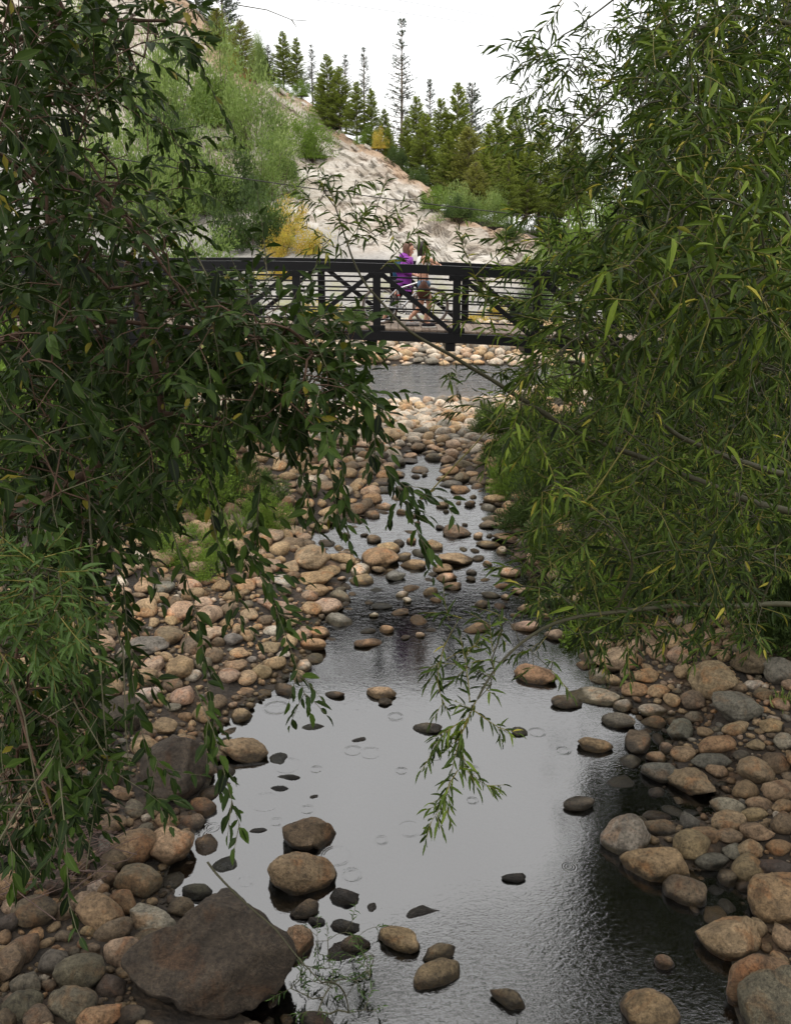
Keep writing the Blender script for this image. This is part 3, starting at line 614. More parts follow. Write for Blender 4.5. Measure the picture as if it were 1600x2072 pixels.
AUTO = [  # px, py, w, h, tone, kind, angular
 (696,1806,60,36,'dark',W_,.8),(615,1837,62,36,'brown',W_,.8),(697,1868,62,26,'dark',W_,.5),(1042,1773,52,20,'dark',W_,0),(1343,1944,40,30,'brown',W_,0),
 (458,1748,60,40,'green',F_,0),(398,1799,60,34,'green',W_,0),(568,1531,46,36,'green',F_,0),(580,1577,56,9,'green',F_,0),(563,1599,54,10,'green',F_,0),(634,1613,28,10,'dark',F_,0),
 (522,1682,36,10,'dark',F_,0),(640,1475,58,12,'green',F_,0),(728,1499,36,10,'dark',F_,0),(865,1469,58,22,'olive',W_,0),(1050,1478,32,18,'grey',W_,0),(1202,1503,70,30,'tan',W_,0),
 (1170,1622,62,32,'olive',W_,0),(770,1398,60,28,'tan',W_,0),(780,1417,28,18,'brown',W_,.5),(676,1403,42,16,'brown',W_,0),(640,2064,76,34,'dark',W_,0),(1258,1582,64,28,'olive',F_,0),(750,1834,28,20,'dark',F_,0),
 (705,1924,90,40,'dark',F_,0),(640,1860,34,18,'dark',W_,.5),(720,1905,60,34,'brown',W_,0),
 (228,1735,58,56,'brown',N_,0),(213,1770,52,44,'brown',N_,0),(192,1790,36,30,'pale',N_,.5),(70,1836,84,66,'brown',N_,0),(368,1830,54,38,'brown',N_,.5),(385,1660,56,36,'brown',W_,.5),
 (55,1907,58,60,'brown',N_,0),(111,1936,62,54,'grey',N_,0),(58,1985,68,46,'olive',N_,0),(45,2026,80,62,'olive',N_,0),(80,2052,58,52,'brown',N_,0),(146,2022,96,66,'olive',N_,.4),(230,1875,80,44,'brown',N_,0),
 (250,1820,60,50,'orange',N_,0),(130,1838,40,40,'brown',N_,0),(180,1880,34,24,'tan',N_,0),(225,1660,60,40,'tan',N_,0),(190,1640,50,40,'brown',N_,0),(300,1900,80,50,'brown',N_,.4),(100,1990,36,26,'brown',N_,0),(205,1795,34,26,'orange',N_,0),(160,1740,50,44,'brown',N_,0),(110,1780,60,50,'dark',N_,0),(130,1890,40,26,'brown',N_,0),(190,1915,30,20,'brown',N_,0),(245,1600,50,30,'orange',N_,.4),(20,1860,50,40,'dark',N_,0),(225,1985,60,50,'dark',N_,.5),(200,2050,90,50,'orange',N_,.5),(10,2055,50,50,'brown',N_,0),(265,2050,60,40,'dark',N_,0),
 (545,1138,56,34,'pink',N_,0),(500,1130,52,38,'pink',N_,0),(668,1151,48,26,'tan',N_,0),(642,1190,48,26,'tan',N_,0),(425,1233,54,44,'pink',N_,0),(365,1226,52,44,'pink',N_,0),(297,1222,48,40,'tan',N_,0),
 (342,1278,54,46,'brown',N_,0),(395,1297,60,44,'brown',N_,0),(478,1342,52,28,'tan',N_,0),(530,1353,48,32,'tan',N_,0),(462,1361,48,32,'pink',N_,0),(500,1367,38,30,'tan',N_,0),(485,1316,40,20,'tan',N_,0),
 (509,1329,26,16,'grey',N_,0),(449,1406,58,30,'pale',W_,0),(490,1398,50,28,'orange',W_,0),(534,1399,38,16,'tan',W_,0),(372,1397,56,38,'pink',N_,0),(350,1425,40,20,'grey',N_,0),(297,1481,38,26,'brown',N_,0),
 (346,1472,42,18,'olive',W_,0),(612,1280,42,32,'pink',N_,0),(646,1277,42,30,'tan',N_,0),(552,1271,44,26,'pale',N_,0),(459,1256,32,24,'tan',N_,0),(348,1249,32,22,'tan',N_,0),(414,1215,38,20,'pink',N_,0),
 (548,1078,60,36,'pink',N_,0),(595,1070,44,24,'pink',N_,0),(564,1060,42,20,'tan',N_,0),(755,1088,30,22,'brown',W_,0),(505,1238,40,24,'tan',N_,0),(590,1255,34,20,'tan',N_,0),(430,1275,46,30,'pink',N_,0),(470,1288,40,28,'grey',N_,0),
 (545,1305,40,24,'tan',N_,0),(575,1320,32,20,'pale',N_,0),(390,1360,36,24,'pale',N_,0),(300,1400,50,30,'pale',N_,0),(310,1340,46,34,'pink',N_,0),(270,1260,40,32,'pink',N_,0),(385,1180,48,36,'pink',N_,0),(330,1180,46,36,'grey',N_,0),
 (450,1180,44,30,'tan',N_,0),(498,1180,40,30,'orange',N_,0),(590,1140,40,26,'tan',N_,0),(575,1170,46,26,'pale',N_,0),(700,1120,34,22,'pink',N_,0),(290,1170,40,30,'tan',N_,0),(395,1115,60,34,'orange',N_,0),(440,1140,44,30,'grey',N_,0),
 (890,1065,18,13,'dark',W_,0),(986,1058,36,18,'brown',W_,0),(1023,1048,30,24,'brown',W_,0),(895,1146,42,22,'orange',W_,0),(904,1164,42,22,'pink',W_,0),(917,1183,38,20,'orange',W_,0),(954,1155,24,14,'dark',W_,0),
 (838,1138,60,24,'tan',W_,.3),(790,1103,52,26,'tan',W_,0),(815,1124,34,16,'tan',W_,0),(807,1096,24,16,'brown',W_,0),(799,1161,42,24,'grey',W_,.5),(766,1150,30,16,'tan',W_,0),(735,1170,54,30,'tan',N_,0),(760,1196,40,10,'green',F_,0),
 (914,977,50,16,'grey',W_,0),(956,957,32,22,'tan',W_,0),(965,970,36,20,'brown',W_,0),(828,920,32,22,'pink',W_,0),(829,930,36,13,'brown',W_,0),(850,948,36,15,'tan',W_,0),(806,957,28,18,'tan',W_,0),(772,1225,42,14,'green',W_,0),(810,1236,36,15,'orange',W_,0),
 (1055,1193,40,20,'pink',W_,0),(1014,1183,30,12,'orange',W_,0),(1168,1207,58,28,'pink',W_,0),(1064,1227,36,22,'tan',W_,0),(1204,1216,22,18,'tan',N_,0),(1062,1262,60,26,'pink',W_,0),(1125,1280,46,28,'pink',W_,0),(966,1267,58,20,'tan',W_,0),(974,1218,30,20,'brown',W_,0),
 (992,1202,38,15,'olive',W_,0),(1331,1264,60,36,'pink',N_,0),(1376,1318,52,42,'pink',N_,0),(1523,1382,38,20,'pale',N_,0),(1462,1402,46,34,'pink',N_,0),(1145,1417,60,28,'olive',W_,0),(1259,1424,38,28,'pale',N_,0),(1403,1402,52,40,'brown',N_,0),
 (1307,1362,58,30,'tan',N_,0),(1331,1391,46,28,'tan',N_,0),(1250,1454,64,32,'grey',W_,0),(1320,1432,62,28,'pale',N_,0),(1486,1470,56,26,'tan',N_,0),(1324,1456,56,32,'tan',N_,0),(1403,1446,40,26,'olive',N_,0),(1330,1312,50,34,'tan',N_,0),(1310,1290,40,28,'pink',N_,0),(1400,1268,44,28,'tan',N_,0),(1440,1290,40,30,'pink',N_,0),
 (1400,1697,80,58,'tan',N_,0),(1428,1682,64,34,'orange',N_,0),(1330,1669,70,44,'brown',W_,.5),(1336,1556,78,46,'grey',W_,0),(1328,1528,44,28,'tan',W_,0),(1380,1520,50,32,'tan',N_,0),(1450,1498,86,40,'orange',N_,0),(1441,1530,80,34,'grey',N_,0),
 (1450,1554,46,28,'tan',N_,0),(1530,1545,76,60,'tan',N_,0),(1570,1530,60,50,'brown',N_,0),(1575,1590,72,48,'tan',N_,.5),(1509,1592,54,38,'tan',N_,0),(1473,1627,70,40,'pale',N_,0),(1472,1657,70,46,'tan',N_,0),(1525,1645,54,28,'tan',N_,0),(1536,1622,56,32,'tan',N_,0),
 (1584,1625,50,32,'tan',N_,0),(1584,1658,50,46,'brown',N_,0),(1528,1676,68,42,'tan',N_,.5),(1517,1707,62,44,'tan',N_,0),(1576,1707,50,34,'orange',N_,0),(1474,1688,50,32,'tan',N_,0),(1480,1715,44,36,'grey',N_,.5),(1440,1736,70,32,'grey',N_,0),(1512,1748,68,60,'tan',N_,0),
 (1470,1770,40,42,'brown',N_,0),(1503,1790,34,30,'brown',N_,0),(1588,1890,50,52,'tan',N_,0),(1445,1800,40,26,'green',F_,0),(1397,1645,36,16,'green',F_,0),(1560,1460,44,30,'tan',N_,0),(1585,1490,40,36,'pale',N_,0),(1530,1500,40,26,'tan',N_,0),(1545,1400,40,26,'brown',N_,0),(1580,1420,40,28,'pink',N_,0),(1500,1520,36,24,'olive',N_,0),(1425,1478,40,22,'tan',N_,0),
]
for q in AUTO: H(q[0], q[1], q[2], q[3], q[4], q[5], ang=q[6])
def outline_rock(idx, pts, up=35, thick=.55, seed=1, rough=.05, cuts=4):
    """gives one of the stones above the plan outline it has in the photograph"""
    s_ = STONES[idx]; o = s_['o']; pts = np.array(pts, float); cpx = pts.mean(0)
    c0 = P(cpx[0], cpx[1], float(PX(np.array((s_['x'], s_['y'], max(s_['z'], .02) + s_['c'] * .3)))[2]))
    n_ = np.array((0, -math.cos(R(90 - up)) , math.sin(R(90 - up)))); e1 = np.array((1.0, 0, 0)); e2 = np.cross(n_, e1)
    W_4 = []
    for (a, b_) in pts:
        d = P(a, b_, 1.0) - np.array((0, 0, CAMZ)); k = ((c0 - np.array((0, 0, CAMZ))) @ n_) / (d @ n_); q = np.array((0, 0, CAMZ)) + d * k - c0; W_4.append((q @ e1, q @ e2))
    W_4 = np.array(W_4); th = np.arctan2(W_4[:, 1], W_4[:, 0]); rd = np.hypot(W_4[:, 0], W_4[:, 1]); od = np.argsort(th); th, rd = th[od], rd[od]
    th = np.concatenate([th[-1:] - 2 * np.pi, th, th[:1] + 2 * np.pi]); rd = np.concatenate([rd[-1:], rd, rd[:1]])
    V, F = ICO[5]; az = np.arctan2(V[:, 1], V[:, 0]); cl = np.hypot(V[:, 0], V[:, 1]); R_ = np.interp(az, th, rd)
    ro = rd.mean(); w_ = np.sign(V[:, 2]) * np.abs(V[:, 2]) ** .8
    cl = cl ** .45 ; h_ = np.clip(w_, -1, .55) / .55 * thick * ro * np.where(w_ > 0, .55, 1.0)
    loc = np.stack([np.cos(az) * R_ * cl, np.sin(az) * R_ * cl, h_], 1)
    rg = np.random.default_rng(seed + 50)
    for _ in range(cuts):
        a_ = rg.uniform(0, 6.28); nn = np.array((math.cos(a_) * .8, math.sin(a_) * .8, rg.uniform(.35, .9))); nn /= np.linalg.norm(nn)
        q_ = loc @ nn - rg.uniform(.55, .8) * (loc @ nn).max(); loc = loc - nn * (np.maximum(q_, 0) * .93)[:, None]
    loc += V * (ro * rough * (fbm(loc / ro * 2.0 + seed, 4, seed)))[:, None] + V * (ro * rough * .25 * fbm(loc / ro * 9.0, 3, seed + 3))[:, None]
    Wd = loc[:, 0:1] * e1 + loc[:, 1:2] * e2 + loc[:, 2:3] * n_
    o.data = npmesh('stone', Wd, F, True, mat=M_ROCK); o.location = tuple(c0 - n_ * thick * ro * .15); o.rotation_euler = (0, 0, 0); o.scale = (1, 1, 1)
outline_rock(2, [(452,1788),(500,1830),(545,1868),(592,1905),(575,1960),(560,2000),(500,2035),(430,2062),(345,2030),(275,2005),(248,1945),(290,1905),(350,1875),(400,1830)], 34, .5, 5, .10, 2)
outline_rock(1, [(578,1655),(598,1646),(625,1648),(660,1664),(694,1688),(680,1702),(635,1714),(590,1712),(576,1695)], 30, .7, 8, .05, 5)
outline_rock(18, [(1248,1647),(1275,1648),(1310,1680),(1332,1698),(1290,1722),(1250,1728),(1218,1700),(1228,1670)], 40, .7, 9, .05)
outline_rock(22, [(1410,1868),(1440,1850),(1500,1852),(1548,1872),(1552,1895),(1520,1922),(1478,1935),(1450,1920),(1422,1890)], 22, .5, 10, .05, 5)
outline_rock(24, [(1500,1980),(1560,1966),(1640,1970),(1660,2072),(1560,2110),(1512,2050)], 25, .5, 11, .04)
outline_rock(25, [(1520,1775),(1560,1762),(1640,1768),(1650,1850),(1590,1862),(1530,1835),(1518,1800)], 25, .5, 12, .05)
outline_rock(3, [(262,1520),(300,1500),(365,1492),(410,1510),(415,1560),(385,1605),(330,1622),(270,1590)], 42, .6, 13, .08)
HEROES = [s for s in STONES if s['short']]
# cobbles between the big ones: thrown on the banks, largest first, never into one another
occ = [(s['x'], s['y'], max(s['a'], s['b']) * 0.8) for s in STONES]
rs = np.random.default_rng(77)
def throw(n, r0, r1, xr, yr_, dmin, dmax, cond=None, gap=0.92):
    got = []
    O = np.array(occ) if occ else np.zeros((0, 3))
    rad = np.sort(rs.uniform(0, 1, n) ** 1.8)[::-1] * (r1 - r0) + r0
    X_ = rs.uniform(*xr, (n, 12)); Y_ = rs.uniform(*yr_, (n, 12))
    D_ = creek_sd(X_, Y_)
    for i_ in range(n):
        for k_ in range(12):
            x_, y_ = X_[i_, k_], Y_[i_, k_]
            if not (dmin < D_[i_, k_] < dmax): continue
            if cond and not cond(x_, y_): continue
            if np.any((O[:, 0] - x_) ** 2 + (O[:, 1] - y_) ** 2 < ((O[:, 2] + rad[i_]) * gap) ** 2): continue
            O = np.concatenate([O, [[x_, y_, rad[i_]]]]); got.append((x_, y_, rad[i_])); break
    occ.extend(got); return got
PAL = ['tan', 'tan', 'pink', 'tan', 'pale', 'grey', 'brown', 'tan', 'tan', 'pink', 'brown', 'olive', 'brown', 'orange', 'tan', 'brown']
near = throw(1500, 0.042, 0.155, (-5, 5.4), (3.0, 11.3), -0.14, 3.1)
mid = throw(1500, 0.06, 0.2, (-4.8, 5.0), (10.7, 19.6), -0.18, 2.9)
creek = throw(55, 0.06, 0.16, (-2.5, 2.0), (9.8, 13.6), -1.3, -0.1, gap=1.2) + throw(24, 0.05, 0.13, (-2.5, 3.0), (13.6, 19), -1.3, -0.1, gap=1.3)
bar = throw(3600, 0.06, 0.225, (-5, 5.4), (17.8, 26.2), 0.02, 99, gap=0.86)
farb = throw(3000, 0.07, 0.3, (-9.5, 9.5), (31.6, 39.6), 0.1, 99, gap=0.86)
tiny = throw(5500, 0.014, 0.05, (-5, 5), (3.0, 10.7), -0.05, 2.1)
scat = [(x, y, r, k) for k, lst in (('near', near), ('mid', mid), ('creek', creek), ('bar', bar), ('far', farb)) for (x, y, r) in lst]
sc_ = []
for (x, y, r, k) in scat:
    z = ground_z(x, y) if k != 'creek' else r * rs.uniform(-.45, .05); px, py, t = (float(v) for v in PX(np.array((x, y, z))))
    vis = 0 < px < 1600 and 0 < py < 2072 and t > 0
    if vis and ((px < 240 and py < 1650) or (px < 560 and py < 1060) or (px > 1020 and py < 1180) or (px > 1000 and py < 760) or (px < 700 and py < 1000) or 560 < py < 690): vis = False
    sc_.append((r / t if vis else 0, x, y, r, z, k, px, py))
sc_.sort(reverse=True)
NSING = 290 - len(STONES)
single, rest = sc_[:NSING], sc_[NSING:]
for (sz, x, y, r, z, k, px, py) in single:
    tone = PAL[rs.integers(len(PAL))] if k in ('near', 'mid', 'creek') else rs.choice(['pale', 'pink', 'tan', 'pale', 'tan', 'grey'])
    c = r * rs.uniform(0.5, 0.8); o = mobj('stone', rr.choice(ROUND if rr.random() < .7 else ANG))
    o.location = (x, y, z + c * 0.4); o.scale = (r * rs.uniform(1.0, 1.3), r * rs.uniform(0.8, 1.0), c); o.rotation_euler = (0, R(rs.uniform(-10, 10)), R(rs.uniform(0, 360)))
    T = TONES[str(tone)]; kk = rs.uniform(0.85, 1.15) * (.82 + .22 * float(sstep(20, 24, y))) * (1.0 if k in ('bar', 'far') else (.55 + .45 * float(sstep(6.5, 9.5, y)))); o.color = (T[0] * kk, T[1] * kk, T[2] * kk, 1); o['category'] = 'stone'  # same painted shade: tone lowered on the stones nearest the camera
    STONES.append(dict(x=x, y=y, z=z, a=r, b=r, c=c, tone=str(tone), kind='b', label=None, short=None, px=px, py=py, w=2 * sz * FPX, o=o))
# labels: heroes say how they look, the others where they lie next to a hero
ORD = ['nearest', 'second nearest', 'third nearest', 'fourth nearest', 'fifth nearest', 'sixth nearest', 'seventh nearest', 'eighth nearest', 'ninth nearest', 'tenth nearest', 'eleventh nearest', 'twelfth nearest', 'thirteenth nearest', 'fourteenth nearest', 'fifteenth nearest', 'sixteenth nearest', 'seventeenth nearest', 'eighteenth nearest', 'nineteenth nearest', 'twentieth nearest']
TW = {'tan': 'tan', 'pink': 'pinkish', 'brown': 'brown', 'grey': 'grey', 'pale': 'pale', 'orange': 'rusty', 'dark': 'dark', 'green': 'algae-green', 'olive': 'olive'}
bk = {}
for s_ in STONES:
    if s_['label']: continue
    h_ = min(HEROES, key=lambda q: (q['px'] - s_['px']) ** 2 + (1.5 * (q['py'] - s_['py'])) ** 2)
    dx_, dy_ = s_['px'] - h_['px'], 1.5 * (s_['py'] - h_['py'])
    dr = ('right of' if dx_ > 0 else 'left of') if abs(dx_) > abs(dy_) else ('behind' if dy_ < 0 else 'in front of')
    nm = ('wet ' if s_['kind'] == 'f' else '') + TW[s_['tone']]
    bk.setdefault((nm, dr, h_['short']), []).append((dx_ ** 2 + dy_ ** 2, len(bk), s_))
for (nm, dr, sh), lst in bk.items():
    lst.sort(key=lambda q: q[0])
    for i_, (_, _, s_) in enumerate(lst):
        s_['label'] = (f'{nm} stone lying just {dr} {sh}' if len(lst) == 1 else f'{ORD[min(i_, 19)]} of the {nm} stones {dr} {sh}')
for s_ in STONES:
    s_['o']['label'] = s_['label']; s_['o']['group'] = 'stones of the creek'
def stone_field(name, items, label, sub, tones, wet=False):
    VV, FF, CC, TT = [], [], [], 0; n = 0
    shapes = [rock_shape(sub, 300 + k, 0.15 if k % 3 else 0.5) for k in range(16)]
    for (x, y, r, z) in items:
        Vs, Fs = shapes[rs.integers(16)]; c = r * rs.uniform(0.45, 0.8)
        an = rs.uniform(0, 6.28); ca, sa = math.cos(an), math.sin(an)
        Q = Vs * np.array((r * rs.uniform(1, 1.35), r * rs.uniform(.75, 1.0), c))
        Q = np.stack([Q[:, 0] * ca - Q[:, 1] * sa, Q[:, 0] * sa + Q[:, 1] * ca, Q[:, 2]], 1) + (x, y, z + c * 0.4)
        T = np.array(TONES[tones[rs.integers(len(tones))]]) * rs.uniform(0.8, 1.2) * (.82 + .22 * float(sstep(20, 24, y))) * (1.0 if tones is BARP else (.55 + .45 * float(sstep(6.5, 9.5, y))))  # tone drops towards the camera, tree shade put into the colour
        VV.append(Q); FF.append(Fs + n); n += len(Q); CC.append(np.tile(T, (len(Q), 1)))
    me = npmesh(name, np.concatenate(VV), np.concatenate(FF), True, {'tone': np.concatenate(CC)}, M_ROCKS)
    return tag(mobj(name, me), label, kind='stuff')
BARP = ['pale', 'pale', 'tan', 'tan', 'pale', 'tan', 'grey', 'pink', 'pale', 'grey']
stone_field('cobbles', [(x, y, r, z) for (_, x, y, r, z, k, *_r) in rest if k in ('near', 'mid', 'creek')], 'smaller cobbles packed between the big stones on both banks', 2, PAL)
stone_field('cobble_bar', [(x, y, r, z) for (_, x, y, r, z, k, *_r) in rest if k == 'bar'], 'bright gravel bar of rounded cobbles under the footbridge', 2, BARP)
stone_field('river_cobbles', [(x, y, r, z) for (_, x, y, r, z, k, *_r) in rest if k == 'far'], 'sunlit pale cobbles on the far bank of the river', 1, BARP)
stone_field('pebbles', [(x, y, r, ground_z(x, y)) for (x, y, r) in tiny], 'pebbles and grit filling the gaps along the shore', 1, PAL)
print('stones', len(STONES), 'rest', len(rest), 'tiny', len(tiny))
# ------------------------------------------------------------------ the black steel footbridge
M_STEEL = simple('black_steel', (0.006, 0.006, 0.007), 0.45, 0.0, 0.3, 12, 0.05)
for n_ in M_STEEL.node_tree.nodes:
    if n_.type == 'BSDF_PRINCIPLED': n_.inputs['Specular IOR Level'].default_value = 0.22
YN, YF = 16.4, 18.3
SPC = 1.435
def camber(x): return -0.005 * (x + 3.2) ** 2
ax_ = AY(850, 541, YN)[0]
def zat(px, py, Y): 
    p = AY(px, py, Y); return p[2] - camber(p[0])
ZT = zat(850, 535.5, YN); ZTB = zat(850, 553, YN); ZC1 = zat(850, 673, YN - .06); ZC0 = zat(850, 692, YN - .06); ZB = zat(912, 709, YN + .1)
ZD = zat(850, 657.5, 17.3)
RAILZ = [zat(850, q, YN + .12) for q in (563, 585, 606, 626.5, 648.5)]
bridge = empty('footbridge', (0, (YN + YF) / 2, 0)); tag(bridge, 'black steel truss footbridge with plank deck spanning the creek', 'bridge')
def bput(mb, name, **kw):
    o = mb.build(name, M_STEEL, None, **kw); o.parent = bridge; o.matrix_parent_inverse = Matrix.Translation((0, -(YN + YF) / 2, 0)); return o
X0, X1 = -9.6, 8.2
def rail_path(x0, x1, z, Y, n=40):
    x = np.linspace(x0, x1, n); return np.stack([x, np.full(n, Y), z + camber(x)], 1)
for side, Y, xo in ((0, YN, -0.335), (1, YF, -1.475)):
    sg = 1 if side == 0 else -1
    posts = [xo + SPC * k for k in range(-7, 8) if X0 < xo + SPC * k < X1]
    for (za, zb, nm, wd) in ((ZTB, ZT, 'top_chord', .11), (ZC0, ZC1, 'bottom_chord', .12)):
        mb = MB(); x = np.linspace(posts[0] - .07, posts[-1] + .07, 30)
        for a, b_ in zip(x[:-1], x[1:]):
            mb.bar((a, Y, (za + zb) / 2 + camber(a)), (b_ + .004, Y, (za + zb) / 2 + camber(b_)), wd, zb - za)
        bput(mb, nm)
    for x in posts:
        mb = MB(); mb.box((x, Y, (ZC1 + ZTB) / 2 + camber(x)), (.07, .05, (ZTB - ZC1) / 2 - .002)); bput(mb, 'post', bevel=.008)
    for k in range(len(posts) - 1):
        a, b_ = posts[k], posts[k + 1]; mid = (a + b_) / 2; c0 = -0.4 if side == 0 else -2.0
        if mid > c0: p, q = (a + .08, ZTB - .03), (b_ - .08, ZC1 + .03)
        else: p, q = (b_ - .08, ZTB - .03), (a + .08, ZC1 + .03)
        mb = MB(); mb.bar((p[0], Y, p[1] + camber(p[0])), (q[0], Y, q[1] + camber(q[0])), .05, .085, up=(0, 1, 0) if False else (0, 0, 1)); bput(mb, 'diagonal')
    for x in posts:
        for (za, hh_) in ((ZTB - .055, .05), (ZC1 + .055, .05)):
            mb = MB(); mb.box((x, Y - .052, za + camber(x)), (.15, .005, hh_)); gp = bput(mb, 'gusset_plate', bevel=.002)
            mb = MB()
            for q in (-.11, -.05, .05, .11): mb.tube([(x + q, Y - .057, za + camber(x)), (x + q, Y - .070, za + camber(x))], .011, 6)
            mb.build('bolt', M_STEEL, gp)
    for z in RAILZ:
        mb = MB(); mb.tube(rail_path(posts[0], posts[-1], z, Y + sg * .085, 40), .017, 6); bput(mb, 'rail', smooth=True)
for k in range(-6, 6):
    x = -0.335 + SPC * k - (0.1 if True else 0)
    mb = MB()
    # tapered floor beam hung under the trusses, deeper at its ends
    for (ya, yb_, zt) in ((YN - .05, YF + .05, ZC0),):
        mb.box((x, (ya + yb_) / 2, (ZB + ZC0) / 2 - .003 + camber(x)), (.09, (yb_ - ya) / 2, (ZC0 - ZB) / 2))
    bput(mb, 'floor_beam', bevel=.01)
for Y in (YN + .45, (YN + YF) / 2, YF - .45):
    mb = MB(); x = np.linspace(X0, X1 - .2, 24)
    for a, b_ in zip(x[:-1], x[1:]): mb.bar((a, Y, ZD - .13 + camber(a)), (b_, Y, ZD - .13 + camber(b_)), .07, .16)
    bput(mb, 'stringer')
m, t, b, o = newmat('deck_wood')
g = nd(t, 'ShaderNodeNewGeometry'); oi = nd(t, 'ShaderNodeObjectInfo')
mp = nd(t, 'ShaderNodeMapping'); mp.inputs['Scale'].default_value = (30, 3, 30); t.links.new(g.outputs['Position'], mp.inputs[0])
f = noise(t, mp.outputs[0], 1.0, 5, 0.6)
c = ramp(t, oi.outputs['Random'], [(0, (0.15, 0.105, 0.075)), (0.5, (0.2, 0.15, 0.11)), (1, (0.26, 0.2, 0.15))])
c = mixc(t, 1.0, c, ramp(t, f, [(0.3, 0.6), (0.7, 1.25)]), 'MULTIPLY')
t.links.new(c, b.inputs['Base Color']); b.inputs['Roughness'].default_value = 0.75; bump(t, b, f, 0.3, 0.005)
M_WOOD = m
mb = MB(); mb.box((0, 0, 0), (.0675, (YF - YN) / 2 - .1, .02)); pm = mb.mesh('deck_plank', M_WOOD, bevel=.004)
x = X0
while x < X1:
    o = mobj('deck_plank', pm, None, bridge); o.location = (x, 0, ZD - .02 + camber(x)); o.rotation_euler = (0, math.atan(0.0128 * (x + 3.2)), 0); x += .143
# concrete seats on the banks that carry the ends
M_CONC = simple('concrete', (0.28, 0.27, 0.25), 0.9, var=.25, scale=6, bmp=.4)
for x in (X0 + .1, X1 - .2):
    mb = MB(); mb.box((x, (YN + YF) / 2, (ZB + camber(x)) / 2), (.5, 1.6, (ZB + camber(x)) / 2 - .003)); o = mb.build('bridge_abutment', M_CONC, bevel=.03)
    tag(o, 'concrete abutment under the %s end of the footbridge' % ('left' if x < 0 else 'right'), 'abutment')

# ------------------------------------------------------------------ people and their bicycle
def skin_mesh(name, pts, edges, rad, mat, parent=None, sub=2):
    me = bpy.data.meshes.new(name); me.from_pydata([tuple(p) for p in pts], edges, []); me.update()
    o = bpy.data.objects.new(name, me); COL.objects.link(o)
    mo = o.modifiers.new('s', 'SKIN'); mo.use_smooth_shade = True
    sv = me.skin_vertices[0].data
    for i_, r_ in enumerate(rad):
        sv[i_].radius = (r_, r_) if not isinstance(r_, tuple) else r_; sv[i_].use_root = i_ == 0
    o.modifiers.new('d', 'SUBSURF').levels = sub
    dg = bpy.context.evaluated_depsgraph_get(); nm = bpy.data.meshes.new_from_object(o.evaluated_get(dg))
    bpy.data.objects.remove(o); bpy.data.meshes.remove(me)
    nm.name = name; nm.materials.clear(); nm.materials.append(mat)
    nm.polygons.foreach_set('use_smooth', [True] * len(nm.polygons))
    return mobj(name, nm, None, parent)
M_SKIN = simple('skin', (0.52, 0.28, 0.19), 0.5, var=.08, scale=20, bmp=0)
M_PURPLE = simple('purple_cloth', (0.20, 0.035, 0.26), 0.6, var=.35, scale=14, bmp=.4)
M_WHITEC = simple('white_cloth', (0.62, 0.60, 0.56), 0.8, var=.08, scale=20, bmp=.1)
M_DENIM = simple('denim', (0.09, 0.15, 0.22), 0.85, var=.25, scale=40, bmp=.2)
M_BLACKC = simple('black_cloth', (0.015, 0.014, 0.018), 0.8, var=.3, scale=20, bmp=.1)
M_NAVY = simple('blue_pack', (0.012, 0.05, 0.11), 0.5, var=.4, scale=12, bmp=.3)
M_BAG = simple('brown_leather', (0.085, 0.035, 0.022), 0.6, var=.4, scale=20, bmp=.4)
M_HAIR = simple('brown_hair', (0.11, 0.055, 0.035), 0.5, var=.3, scale=60, bmp=.4)
M_HAIRD = simple('dark_hair', (0.02, 0.014, 0.012), 0.45, var=.3, scale=60, bmp=.4)
M_SHOE = simple('grey_shoe', (0.33, 0.31, 0.30), 0.7, var=.3, scale=30, bmp=.1)
M_RUB = simple('rubber', (0.03, 0.028, 0.026), 0.8, bmp=.1)
M_TYRE = simple('dusty_tyre', (0.13, 0.105, 0.09), 0.9, bmp=.1)
M_ALU = simple('silver_frame', (0.55, 0.55, 0.56), 0.3, 0.6, bmp=0)
M_EYE = simple('eye', (0.03, 0.02, 0.015), 0.2, bmp=0)
M_LIP = simple('lips', (0.42, 0.13, 0.11), 0.5, bmp=0)
M_RED = simple('red_plastic', (0.55, 0.03, 0.02), 0.3, bmp=0)
M_SOLE = simple('white_rubber', (0.7, 0.68, 0.64), 0.6, bmp=0)
